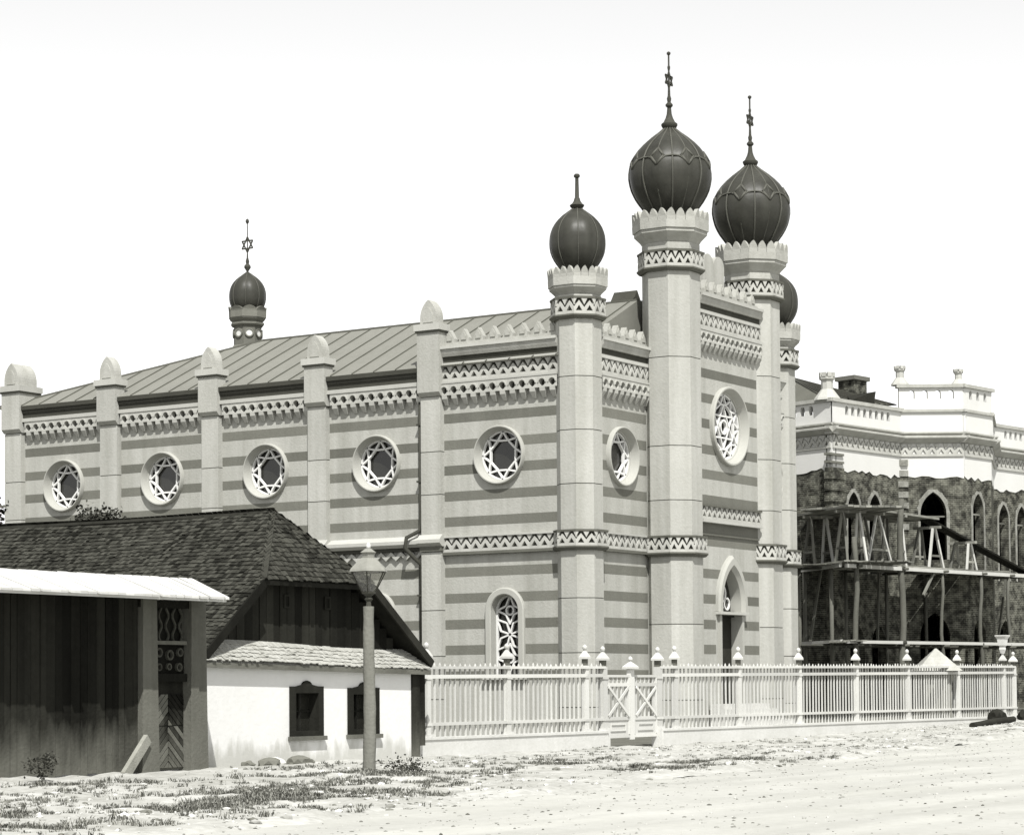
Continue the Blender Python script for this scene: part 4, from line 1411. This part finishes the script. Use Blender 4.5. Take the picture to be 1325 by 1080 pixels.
MB().loft([hx(.42, 4.10), hx(.40, 4.15), hx(.19, 4.36), hx(.15, 4.38)]).build('lantern_roof', 'lantern_tin', lan)
MB().loft([hx(.13, 4.38), hx(.14, 4.47), hx(.18, 4.49), hx(.06, 4.57)]).build('vent_cap', 'lantern_tin', lan)
mb = MB()
mb.lathe((LX, LY), [(.02, 4.55), (.05, 4.6), (.045, 4.65), (.01, 4.69)], 8)
mb.build('finial', 'white_plaster', lan, True)
mb = MB()
mb.lathe((LX, LY), [(.03, 3.7), (.03, 3.82), (.05, 3.84), (.045, 3.93), (.02, 4.0), (.012, 4.02)], 8)
mb.build('burner', 'dark_iron', lan, True)

# ------------------------------------------------------------------ building under construction
KB = 1.06
def WD(dep, px):
    lat = (px - 662.5) / 3066.04 * dep
    return Vector((dep * math.cos(YAW) + lat * math.sin(YAW), dep * math.sin(YAW) - lat * math.cos(YAW), 0))
A_, B_, C_, D_ = WD(106, 1079), WD(110.35, 1168), WD(110.35, 1250), WD(112.25, 1285)
E_ = WD(116.9, 1288)
dirR = (B_ - A_).normalized()
F_ = E_ + dirR * 14
dirL = Vector((math.cos(R(73)), math.sin(R(73)), 0))
G_ = A_ + dirL * 13
H_ = F_ + dirL * 13
pal = thing('unfinished_house', (A_.x + 8, A_.y + 6, 0.4), 'two storey house under construction with white parapet and bare brick walls', 'building')
def face(p, q):
    u = (q - p).normalized()
    n = Vector((u.y, -u.x, 0))
    return Frame((p.x, p.y), (u.x, u.y), (n.x, n.y)), (q - p).length
faces = [(G_, A_, [], 'side'), (A_, B_, [op_point(1.72, 6.9, 9.7, .50, 10, .9), op_point(3.5, 6.9, 9.7, .50, 10, .9), op_point(1.9, 1.4, 3.6, .6, 10, .8), op_point(3.7, 1.4, 3.6, .6, 10, .8)], 'main'),
         (B_, C_, [op_point(1.5, 7.6, 9.75, .60, 12, .9), op_point(1.5, 1.4, 4.0, .7, 10, .8)], 'bay'), (C_, D_, [op_point(1.25, 6.9, 9.9, .5, 10, .9), op_point(1.25, 1.4, 4.0, .55, 10, .8)], 'bay'),
         (D_, E_, [], 'main'), (E_, F_, [op_point(.95, 6.9, 9.9, .48, 10, .9), op_point(2.75, 6.9, 9.9, .48, 10, .9), op_point(1.0, 1.4, 4, .6, 10, .8)], 'main'), (F_, H_, [], 'side'), (H_, G_, [], 'side')]
ZB, ZC, ZP = 11.6, 13.05, 14.62
for (p, q, ops, kind) in faces:
    fr, ln = face(p, q)
    mb = MB()
    wall_rows(mb, fr, 0, ln, 0, ZB, ops, 0)
    for op in ops: reveal(mb, fr, op, 0, -.45)
    wl = mb.build('brick_wall', 'brick_wall', pal)
    low = [(0, ZC)]
    nj = max(4, int(ln / .3))
    low += [(ln * k / nj, ZB - .12 + random.uniform(-.16, .1)) for k in range(nj + 1)] + [(ln, ZC)]
    MB().prism(fr, low, .004, .035).build('plaster_wall', 'white_plaster', wl)
    MB().box(fr, 0, ln, -.3, .003, ZB, ZC).build('upper_wall', 'brick_wall', wl)
    for op in ops:
        if op['zs'][0] > 5:
            h = op['hw'][0]
            o1 = outline(op_point(op['uc'], op['zs'][0], op['zs'][1], h + .01, 10, .9))
            o2 = [(u + random.uniform(-.04, .04) + (.13 if u > op['uc'] else -.13), z + (.13 if z > op['zs'][1] else 0) + random.uniform(-.05, .06)) for u, z in o1]
            m_ = MB()
            m_.loft([[fr.p(u, .002, z) for u, z in o1], [fr.p(u, .03, z) for u, z in o1], [fr.p(u, .018, z) for u, z in o2], [fr.p(u, .001, z) for u, z in o2]], False, False, False)
            m_.build('arch_surround', 'pale_mortar', wl)
            if h > .55 or True:
                MB().box(fr, op['uc'] - h, op['uc'] + h, -.3, -.2, op['zs'][1] - .15, op['zs'][1] - .08).build('window_bar', 'scaffold_wood', wl)
    if kind != 'side' or p == G_:
        hi = 1.35 if kind == 'bay' else 0
        mb = MB()
        fr2 = Frame(fr.p(0, 0, 0), fr.n, fr.u)
        mb.prism(fr2, [(-.2, ZC), (.12, ZC), (.42, ZC + .22), (.42, ZC + .30), (.18, ZC + .36), (.3, ZC + .44), (.3, ZC + .5), (-.2, ZC + .5)], -.25, ln + .25)
        mb.build('cornice', 'dark_stripe' if False else 'stucco', wl)
        n_ = max(2, int(ln / .42))
        chevron_band(fr, 0, ln, ZC - .62, ZC - .04, n_, wl, .035, .07)
        if kind == 'bay':
            MB().box(fr, -.1, ln + .1, -.3, .1, ZC + .5, ZC + 1.45).build('attic', 'white_plaster', wl)
            MB().box(fr, -.18, ln + .18, -.3, .2, ZC + 1.45, ZC + 1.57).build('attic_moulding', 'stucco', wl)
            zt0, zt1 = ZC + 1.57, ZC + 2.70
        else:
            zt0, zt1 = ZC + .5, ZP
        # parapet pierced by small arches
        n_ = max(1, int((ln - .5) / .55)) if kind == 'bay' else max(1, int((ln - 1.6) / .5))
        m0 = .25 if kind == 'bay' else .9
        pops = []
        for k in range(n_):
            pops.append(op_arch(m0 + (ln - 2 * m0) * (k + .5) / n_, zt1 - .62, zt1 - .34, .13, 6))
        mb = MB()
        wall_rows(mb, fr, -.05, ln + .05, zt0, zt1 - .1, pops, .08)
        wall_rows(mb, fr, -.05, ln + .05, zt0, zt1 - .1, pops, -.18)
        for op in pops: reveal(mb, fr, op, .08, -.18)
        mb.build('parapet', 'white_plaster', wl)
        MB().box(fr, -.16, ln + .16, -.26, .2, zt1 - .1, zt1 + .06).build('parapet_coping', 'stucco', wl)
    # raw brick pier with bare courses at the corner
    if p == A_:
        pr = MB().box(fr, -.3, .75, -.2, .16, .2, 11.55).build('corner_pier', 'brick_wall', wl)
        z = 7.4
        while z < 11.4:
            MB().box(fr, -.36, .81, -.2, .22, z, z + .3).build('brick_course', 'brick_wall', pr)
            z += .52
        for z in (11.75, 12.1):
            MB().box(fr, -.34, .79, -.2, .14, z, z + .1).build('brick_course', 'dark_stripe', pr)
    if p == B_:
        z = 9.0
        pr = MB().box(fr, -.25, .28, -.1, .1, .2, 11.5).build('corner_pier', 'brick_wall', wl)
        while z < 12.2:
            MB().box(fr, -.3, .33, -.1, .16, z, z + .28).build('brick_course', 'pale_mortar', pr)
            z += .5
# pinnacles
def pinnacle(c, z, s=1.0):
    mb = MB()
    mb.lathe((c.x, c.y), [(.62 * s, z), (.58 * s, z + .1 * s), (.34 * s, z + .42 * s), (.28 * s, z + .5 * s)], 8, OCT)
    mb.lathe((c.x, c.y), [(.27 * s, z + .46 * s), (.27 * s, z + .9 * s), (.36 * s, z + .96 * s), (.36 * s, z + 1.06 * s), (.16 * s, z + 1.08 * s), (.2 * s, z + 1.22 * s)], 8, OCT)
    p = mb.build('pinnacle', 'trim', pal)
    for j in range(8):
        a = PI / 4 * j
        MB().box(Frame((c.x + .3 * s * math.cos(a), c.y + .3 * s * math.sin(a)), (-math.sin(a), math.cos(a)), (math.cos(a), math.sin(a))), -.09 * s, .09 * s, -.05, .06, z + 1.06 * s, z + 1.26 * s).build('crown_leaf', 'trim', p)
pinnacle(A_ + Vector((.35, .35, 0)), ZP, 1.0)
pinnacle(B_ + Vector((.3, .1, 0)), ZC + 2.76, .72)
pinnacle(C_ + Vector((.5, .4, 0)), ZC + 2.76, .62)
# attic block back walls, flat deck and hipped roof
mb = MB()
cen = (A_ + B_ + C_ + E_ + G_) / 5
deck = [Vector(v) for v in (A_, B_, C_, D_, E_, F_, H_, G_)]
mb.loft([[(v.x, v.y, ZC + .3) for v in deck], [(v.x, v.y, ZC + .36) for v in deck]])
mb.build('roof_deck', 'roof_seam', pal)
ap1, ap2 = WD(112, 1022), WD(124, 1040)
z1 = 1.7 + (889.5 - 486) / 3066 * 112
mb = MB()
eA, eB, eG = A_ + (dirL + dirR) * .5, B_ + dirL * .6 + dirR * .6, G_ + dirR * .5
far = eB + dirL * 12
mb.add([(eA.x, eA.y, ZC + 1.6), (eB.x, eB.y, ZC + 1.9), (ap1.x, ap1.y, z1), (ap2.x, ap2.y, z1), (eG.x, eG.y, ZC + 1.6), (far.x, far.y, ZC + 2.3)],
       [(0, 1, 2), (0, 2, 3, 4), (1, 5, 3, 2)])
hr = mb.build('hip_roof', 'roof_seam', pal)
for k in range(13):
    t = k / 12
    a = Vector((eA.x, eA.y, ZC + 1.62)).lerp(Vector((eB.x, eB.y, ZC + 1.92)), t)
    b = a.lerp(Vector((ap1.x, ap1.y, z1 + .03)), .96)
    MB().beam(a, b, .05, .05).build('seam', 'dark_iron', hr)
chp = WD(112.5, 1107)
zc0 = 1.7 + (889 - 487) / 3066 * 112.5
ch = MB().box(Frame(chp, dirR, dirL), -.55, .55, -.5, .5, 14.2, zc0 - .2).build('chimney', 'brick_wall', pal)
MB().box(Frame(chp, dirR, dirL), -.68, .68, -.62, .62, zc0 - .2, zc0).build('chimney_cap', 'dark_stripe', ch)
dm = WD(108.2, 1122)
zd = 1.7 + (889 - 517) / 3066 * 108.2
mb = MB()
mb.add([(dm.x - dirR.x * 1.2, dm.y - dirR.y * 1.2, zd - .1), (dm.x + dirR.x * .8, dm.y + dirR.y * .8, zd - .25), (dm.x + dirR.x * 1.0, dm.y + dirR.y * 1.0, zd + .5), (dm.x + dirL.x, dm.y + dirL.y, zd + .3), (dm.x + dirL.x, dm.y + dirL.y, zd - .4)],
       [(0, 1, 2), (0, 2, 3), (1, 2, 3, 4), (0, 1, 4), (0, 3, 4)])
mb.build('roof_hatch', 'charred', hr)

# scaffold ------------------------------------------------------------------
scf = thing('scaffold', (A_.x, A_.y - 2, .3), 'wooden pole scaffold with plank platforms around the unfinished house', 'scaffold')
Q0, Q1, Q2 = WD(104.9, 1029), WD(100, 1092), WD(112.8, 1352)
PZ = 6.95
dQ = (Q2 - Q1).normalized()
inw = Vector((-dQ.y, dQ.x, 0))
dQ0 = (Q0 - Q1).normalized()
inw0 = Vector((dQ0.y, -dQ0.x, 0))
if inw0.dot(A_ - Q1) < 0: inw0 = -inw0
def run_planks(p, d, n_, ln, z, wdt, rows, jit=.25):
    for r_ in range(rows):
        a = wdt * r_
        s0 = -random.uniform(0, jit)
        s = s0
        while s < ln:
            l_ = random.uniform(3.2, 4.8)
            e = min(s + l_, ln + random.uniform(-.2, jit))
            if e - s < .3: break
            P0 = p + d * s + n_ * (a + random.uniform(0, .04))
            P1 = p + d * e + n_ * (a + random.uniform(0, .04))
            zz = z + random.uniform(-.02, .03)
            MB().beam((P0.x, P0.y, zz), (P1.x, P1.y, zz + random.uniform(-.03, .03)), wdt * .93, .05).build('platform_plank', 'scaffold_wood', scf)
            s = e - .1
run_planks(Q1, dQ, inw, (Q2 - Q1).length, PZ, .30, 11)
run_planks(Q1 + inw0 * .0 - dQ0 * .2, dQ0, inw0, (Q0 - Q1).length + 2.5, PZ + .06, .30, 11)
# edge boards and ledgers
for z, dz in ((PZ - .12, .16), (3.62, .13)):
    for (a, b) in ((Q0 + dQ0 * 2, Q1), (Q1, Q2)):
        off = -inw * .12 if b is Q2 else -inw0 * .12
        p0, p1 = a + off, b + off
        MB().beam((p0.x, p0.y, z), (p1.x, p1.y, z + .03), .11, dz).build('ledger', 'white_wood', scf)
# lower working deck planks (pale) and cross putlogs
run_planks(Q1, dQ, inw, (Q2 - Q1).length, 3.62, .30, 4)
run_planks(Q1, dQ0, inw0, (Q0 - Q1).length + 2, 3.66, .30, 4)
def on_line(p, d, px):
    """parameter along p+d*s for a given bearing (metres)"""
    lo, hi = -5.0, 40.0
    for _ in range(50):
        m_ = (lo + hi) / 2
        q = p + d * m_
        dep = q.x * math.cos(YAW) + q.y * math.sin(YAW)
        lat = q.x * math.sin(YAW) - q.y * math.cos(YAW)
        if lat / dep < (px - 662.5) / 3066.04: lo = m_
        else: hi = m_
    return p + d * lo
for px, zt, rr in ((1106.5, 8.1, .13), (1166, 9.9, .15), (1218, 6.9, .085), (1268, 6.9, .1), (1304, 6.9, .09), (1330, 7.5, .1)):
    q = on_line(Q1, dQ, px) - inw * .05
    g = gz(q.x, q.y)
    n_ = 7
    MB().tube([(q.x + .06 * math.sin(i * 1.3 + px), q.y + .04 * math.cos(i * 1.7 + px), g - .2 + (zt - g + .2) * i / n_) for i in range(n_ + 1)], [rr * (1.05 - .25 * i / n_) for i in range(n_ + 1)], 8).build('pole', 'pole_wood', scf, True)
    for zl_ in (PZ - .1, 3.62):
        if zl_ < zt:
            MB().lathe((q.x, q.y), [(rr * 1.25, zl_ - .1), (rr * 1.5, zl_), (rr * 1.25, zl_ + .1)], 8).build('lashing', 'dark_iron', scf)
    # inner pole and putlog
    q2 = q + inw * 2.9
    MB().tube([(q2.x, q2.y, g - .2), (q2.x, q2.y, PZ)], .08, 7).build('pole', 'pole_wood', scf, True)
    for z in (PZ - .12, 3.5):
        MB().tube([(q.x - inw.x * .35, q.y - inw.y * .35, z), (q2.x + inw.x * .2, q2.y + inw.y * .2, z)], .06, 7).build('putlog', 'pole_wood', scf, True)
for s in (1.2, 4.0):
    q = Q1 + dQ0 * s - inw0 * .02
    MB().tube([(q.x, q.y, 0), (q.x, q.y, PZ)], .09, 7).build('pole', 'pole_wood', scf, True)
q = on_line(Q1, dQ, 1195)
MB().beam((q.x, q.y, PZ - 1.2), (q.x + dQ.x * .9, q.y + dQ.y * .9, PZ - .2), .09).build('brace', 'scaffold_wood', scf)
for px, ln_, z_ in ((1100, 1.6, .05), (1142, 2.2, .07), (1178, 1.2, .06), (1232, 1.8, .07), (1262, 1.1, .05), (1290, 1.5, .08)):
    q = on_line(Q1 + inw * random.uniform(.2, .5), dQ, px)
    e = q + dQ * ln_ + inw * random.uniform(-.3, .3)
    MB().beam((q.x, q.y, PZ + z_), (e.x, e.y, PZ + z_ + .04), .18, .06).build('loose_board', 'scaffold_wood', scf)
for px in (1048, 1075, 1135, 1240, 1290):
    q = on_line(Q1 + inw * 2.6, dQ, px)
    e = q + dQ * random.uniform(-1.2, 1.2)
    MB().beam((q.x, q.y, 3.7), (e.x, e.y, PZ - .1), .1, .08).build('brace', 'pole_wood', scf)
# trestles on the platform
TZ = 2.15
def trestle(p, d, label, h=TZ, spread=.62, lean=0.0):
    n_ = Vector((-d.y, d.x, 0))
    t = thing('trestle', (p.x, p.y, PZ + .05), label, 'trestle', 'a-frame trestles on the scaffold')
    z0, z1 = PZ + .05, PZ + .05 + h
    for s in (-1, 1):
        for k in (-1, 1):
            c = n_ * (.45 * k)
            b = p + d * (s * spread + lean) + c
            tp = p + d * (s * .1) + c * .8
            MB().beam((b.x, b.y, z0), (tp.x, tp.y, z1), .10, .09).build('leg', 'white_wood' if k < 0 else 'scaffold_wood', t)
    for k in (-1, 1):
        c = n_ * (.45 * k)
        a, b = p - d * spread * .68 + c, p + d * spread * .68 + c
        MB().beam((a.x, a.y, z0 + h * .3), (b.x, b.y, z0 + h * .3), .05, .09).build('cross_bar', 'scaffold_wood', t)
    a, b = p - n_ * .7, p + n_ * .7
    MB().beam((a.x, a.y, z1 + .05), (b.x, b.y, z1 + .05), .16, .12).build('head_beam', 'scaffold_wood', t)
    return t
tl = Q1 + inw0 * .8
trestle(tl + dQ0 * 4.35, dQ0, 'tall pale a-frame trestle on the scaffold right beside the synagogue tower')
trestle(tl + dQ0 * .95, dQ0, 'tall pale a-frame trestle on the scaffold at the corner of the unfinished house')
trestle(on_line(Q1 + inw * .8, dQ, 1128), dQ, 'wide a-frame trestle on the scaffold under the twin arched windows', TZ, .95)
trestle(on_line(Q1 + inw * .8, dQ, 1157), dQ, 'narrow trestle on the scaffold just left of the thick dark pole', TZ, .3)
trestle(on_line(Q1 + inw * .5, dQ, 1201), dQ, 'slim trestle below the big pointed window carrying the plank ramp', 1.75, .6)
trestle(on_line(Q1 + inw * .5, dQ, 1247), dQ, 'low short trestle under the middle of the sloping plank ramp', 1.2, .42)
# upper walkway
up_z = PZ + .05 + TZ + .16
def walk(p, q, label, z0, z1, rows=3, nm='walkway_plank', m='scaffold_wood', inn=None):
    d = (q - p).normalized()
    n_ = Vector((-d.y, d.x, 0))
    w_ = thing('walkway', (p.x, p.y, z0), label, 'walkway')
    for r_ in range(rows):
        o = inn * (.28 * (r_ - 2)) if inn else n_ * (.28 * (r_ - (rows - 1) / 2))
        MB().beam((p.x + o.x, p.y + o.y, z0 + random.uniform(0, .03)), (q.x + o.x, q.y + o.y, z1 + random.uniform(0, .03)), .26, .09).build('plank', m, w_)
walk(tl + dQ0 * 7, tl - dQ0 * .3, 'raised plank walkway on trestles along the side wall of the unfinished house', up_z, up_z + .02, 10, inn=inw0)
walk(on_line(Q1 + inw * .8, dQ, 1090), on_line(Q1 + inw * .8, dQ, 1200), 'raised plank walkway on trestles before the twin arched windows', up_z + .1, up_z - .12, 10, inn=inw)
walk(on_line(Q1 + inw * .5, dQ, 1199), on_line(Q1 + inw * .5, dQ, 1338), 'dark plank ramp sloping down to the scaffold platform', up_z - .15, PZ - .1, 2, 'plank', 'plank_wood')

# ------------------------------------------------------------------ small things behind and before the fence
sp = WD(92.5, 1210)
shed = thing('garden_hut', (sp.x, sp.y, .3), 'small hut with pale shingled pointed roof behind the picket fence', 'hut')
frs = Frame(sp, rt, -fw)
MB().box(frs, -.5, .5, -.5, .5, .2, 2.35).build('wall', 'scaffold_wood', shed)
mb = MB()
mb.loft([[frs.p(u, n, 2.3) for u, n in ((-.85, -.8), (.85, -.8), (.85, .8), (-.85, .8))], [frs.p(u, n, 3.18) for u, n in ((-.02, -.02), (.02, -.02), (.02, .02), (-.02, .02))]])
hro = mb.build('roof', 'stone', shed)
for k in range(6):
    t = k / 6
    q = .86 * (1 - t) + .02
    z = 2.3 + .88 * t
    mb = MB()
    mb.loft([[frs.p(u * q, n * q, z + .01) for u, n in ((-1, -1), (1, -1), (1, 1), (-1, 1))], [frs.p(u * (q - .13), n * (q - .13), z + .155) for u, n in ((-1, -1), (1, -1), (1, 1), (-1, 1))]], True, True, False)
    mb.build('roof_course', 'stucco', hro)

def rock(name, c, r, m, label, cat, group=None, sq=.6, seed=0):
    bm = bmesh.new()
    bmesh.ops.create_icosphere(bm, subdivisions=2, radius=r)
    for v in bm.verts:
        k = 1 + .45 * mnoise.noise(v.co * (1.6 / r) + Vector((seed, seed * 2, 0)))
        v.co = Vector((v.co.x * k, v.co.y * k, v.co.z * k * sq))
    me = bpy.data.meshes.new(name)
    bm.to_mesh(me); bm.free()
    me.materials.append(MATS[m])
    o = bpy.data.objects.new(name, me)
    COL.objects.link(o)
    o.location = c
    return tag(o, label, cat, group)
lg = MB()
lg.tube([(82.0, 32.2, .26), (83.5, 32.45, .3), (85.2, 32.6, .36), (87.5, 32.7, .42)], [.13, .12, .14, .13], 9)
tag(lg.build('log', 'charred', None, True, 50), 'dark charred log lying in the street before the fence', 'log')
rock('boulder', (86.6, 33.0, .52), .36, 'charred', 'dark rounded boulder lying behind the charred log', 'boulder', None, .9, 3)
rock('boulder', (90.6, 33.3, .5), .36, 'charred', 'dark boulder by the end of the fence past the charred log', 'boulder', None, .8, 5)
for i, (x, y, r_, m_, lb) in enumerate(((42.2, 33.9, .16, 'dark_stone', 'small dark stone at the gateway end of the heap by the cottage wall'), (42.85, 33.8, .26, 'dark_stone', 'broad dark stone in the heap by the cottage wall'),
        (43.3, 33.95, .22, 'stone', 'pale upright stone amid dark ones by the cottage wall'), (43.95, 33.8, .30, 'dark_stone', 'largest dark stone of the heap by the cottage wall'), (44.45, 33.9, .15, 'dark_stone', 'small dark stone under the cottage window'))):
    rock('field_stone', (x, y, .06), r_, m_, lb, 'stone', 'stones heaped by the cottage wall', .55, i)

# rubble and pebbles (uncountable)
def pebble_cloud(name, m, n, fn, label):
    mb = MB()
    base = []
    bm = bmesh.new()
    bmesh.ops.create_icosphere(bm, subdivisions=1, radius=1)
    bv = [v.co.copy() for v in bm.verts]
    bf = [tuple(v.index for v in f.verts) for f in bm.faces]
    bm.free()
    for i in range(n):
        q = fn(i)
        if q is None: continue
        x, y, z, r_ = q
        rot = Matrix.Rotation(random.uniform(0, 6.28), 3, 'Z')
        s = (random.uniform(.7, 1.4), random.uniform(.6, 1.1), random.uniform(.35, .7))
        jit = [random.uniform(.75, 1.2) for _ in bv]
        vs = []
        for v, j in zip(bv, jit):
            p = rot @ Vector((v.x * s[0] * j, v.y * s[1] * j, v.z * s[2] * j))
            vs.append((x + p.x * r_, y + p.y * r_, z + p.z * r_))
        mb.add(vs, bf)
    return tag(mb.build(name, m), label, None, None, 'stuff')
def on_verge(i):
    x = 18 + 80 * random.random() ** 1.6
    y = yE(x) + abs(random.gauss(0, 1)) * 5.5
    if y > 34.4 or (y > 33 and x < 50): return None
    if nz(x, y, .35) < random.uniform(-.5, .4): return None
    return (x, y, verge_z(x, y) + .005, random.choice((.015, .02, .02, .03, .03, .04, .05, .075)) * random.uniform(.7, 1.2))
pebble_cloud('rubble', 'stone', 9000, on_verge, 'loose rubble stones scattered over the verge')
def on_road(i):
    x = 20 + 75 * random.random() ** 1.5
    y = yE(x) - 14 * random.random() ** 1.3
    return (x, y, road_pt(x, 1 - ((yE(x) + .6 * nz(x, 0, .3) - y) / 34) ** (1 / 1.7) if y < yE(x) + .6 * nz(x, 0, .3) else 1)[2] + .0, random.choice((.012, .015, .02, .025, .035)) * random.uniform(.7, 1.2))
pebble_cloud('gravel', 'gravel_stone', 4200, on_road, 'loose gravel scattered over the dusty street')

# grass ------------------------------------------------------------------
def grass_tufts(name, n, fn, m='grass'):
    mb = MB()
    for i in range(n):
        q = fn(i)
        if q is None: continue
        x, y, z, h = q
        for b in range(random.randint(8, 14)):
            a = random.uniform(0, 6.28)
            d = random.uniform(0, .05 + h * 1.1)
            bx, by = x + d * math.cos(a) * .8, y + d * math.sin(a) * .8
            hh = h * random.uniform(.5, 1.15)
            la = random.uniform(0, 6.28)
            lx, ly = math.cos(la) * hh * .95, math.sin(la) * hh * .95
            wv = .007 + h * .035
            px_, py_ = -math.sin(la) * wv, math.cos(la) * wv
            mb.add([(bx - px_, by - py_, z - .02), (bx + px_, by + py_, z - .02), (bx + lx * .45 + px_ * .6, by + ly * .45 + py_ * .6, z + hh * .65), (bx + lx * .45 - px_ * .6, by + ly * .45 - py_ * .6, z + hh * .65), (bx + lx, by + ly, z + hh * .9)],
                   [(0, 1, 2, 3), (3, 2, 4)])
    return mb.build(name, m)
patches = [(30.5, 24.5, 3.4, 1.5), (26.5, 21.6, 2.4, 1.1), (34, 25.4, 2.6, 1.1), (38.6, 27.8, 1.6, 1.0), (41.5, 27.6, 2.6, .9), (22.5, 21.5, 2.0, 1.4), (29, 22.4, 3.0, .9), (45.5, 28.3, 2.6, .9), (44.8, 24.3, 1.6, .35), (47.6, 24.1, 2.0, .35), (51.5, 24.5, 2.0, .35), (42.5, 32.0, 2.2, .7), (33, 30, 3, 1.2), (45.5, 24.9, 1.6, .22), (47.5, 25.1, 1.4, .2), (49.6, 25.3, 1.2, .18), (31, 24.2, 2.5, .9), (27, 23, 2.5, 1.0)]
def on_grass(i):
    if random.random() < .3:
        x = 18 + 70 * random.random() ** 1.5
        y = yE(x) + .4 + 9 * random.random()
        h = random.uniform(.02, .06)
    else:
        px_, py_, sx_, sy_ = random.choice(patches)
        x, y = random.gauss(px_, sx_ * .8), random.gauss(py_, sy_ * .8)
        h = random.uniform(.025, .10)
    if nz(x, y, .8) + .5 * nz(x, y, 2.3) < random.uniform(-.15, .35): return None
    if y > 34.6 or (y > 33.1 and x < 49.8) or y < yE(x) + .1: return None
    return (x, y, verge_z(x, y), h)
tag(grass_tufts('grass', 17000, on_grass), 'ragged grass tufts on the stony verge', None, None, 'stuff')

# plants and trees ------------------------------------------------------------------
def leafy(name, base, h, rc, zc, n, label, cat, leaf=.07, trunk=.09):
    t = thing(name, base, label, cat)
    bx, by, bz = base
    tr = MB()
    tops = []
    tr.tube([(bx, by, bz - .2), (bx + .05, by + .03, bz + zc * .5), (bx + .02, by, bz + zc)], [trunk, trunk * .8, trunk * .55], 7)
    for k in range(9):
        a = k * 2.4
        e = Vector((bx + math.cos(a) * rc * .7, by + math.sin(a) * rc * .7, bz + zc + (h - zc) * random.uniform(.2, .95)))
        tops.append(e)
        tr.tube([(bx + .02, by, bz + zc * random.uniform(.7, 1)), ((bx + e.x) / 2, (by + e.y) / 2, (bz + zc + e.z) / 2 + .05), e], [trunk * .4, trunk * .25, trunk * .08], 5)
    tr.build('trunk', 'bark', t, True)
    cr = MB()
    tops.append(Vector((bx, by, bz + h - rc * .4)))
    for i in range(n):
        c = random.choice(tops)
        p = c + Vector((random.gauss(0, .33), random.gauss(0, .33), random.gauss(0, .3))) * rc * .75
        d = Vector((random.gauss(0, 1), random.gauss(0, 1), random.gauss(0, .6))).normalized()
        s = d.cross(Vector((random.gauss(0, 1), random.gauss(0, 1), random.gauss(0, 1)))).normalized()
        l_ = leaf * random.uniform(.7, 1.4)
        cr.add([p, p + d * l_ * .5 + s * l_ * .3, p + d * l_, p + d * l_ * .5 - s * l_ * .3], [(0, 1, 2, 3)])
    cr.build('crown', 'leaf', t)
leafy('small_tree', (47.2, 42.9, 0), 6.5, .6, 5.9, 1100, 'slender young tree whose leafy top shows above the cottage ridge', 'tree', .11)
leafy('small_tree', (48.4, 44.6, 0), 6.2, .5, 5.4, 400, 'thin sapling with sparse top just above the cottage ridge', 'tree', .07, .05)
leafy('dark_tree', (65.4, 65.5, 0), 9.35, .75, 6.8, 1800, 'dense dark tree standing behind the far end of the synagogue', 'tree', .2, .16)
leafy('weed_bush', (33.45, 31.9, 0), .5, .28, .12, 420, 'small dark weed bush at the foot of the board fence', 'bush', .06, .014)
leafy('weed_bush', (39.3, 27.5, 0), .26, .42, .05, 520, 'low weed clump growing beside the lamp post', 'bush', .055, .012)
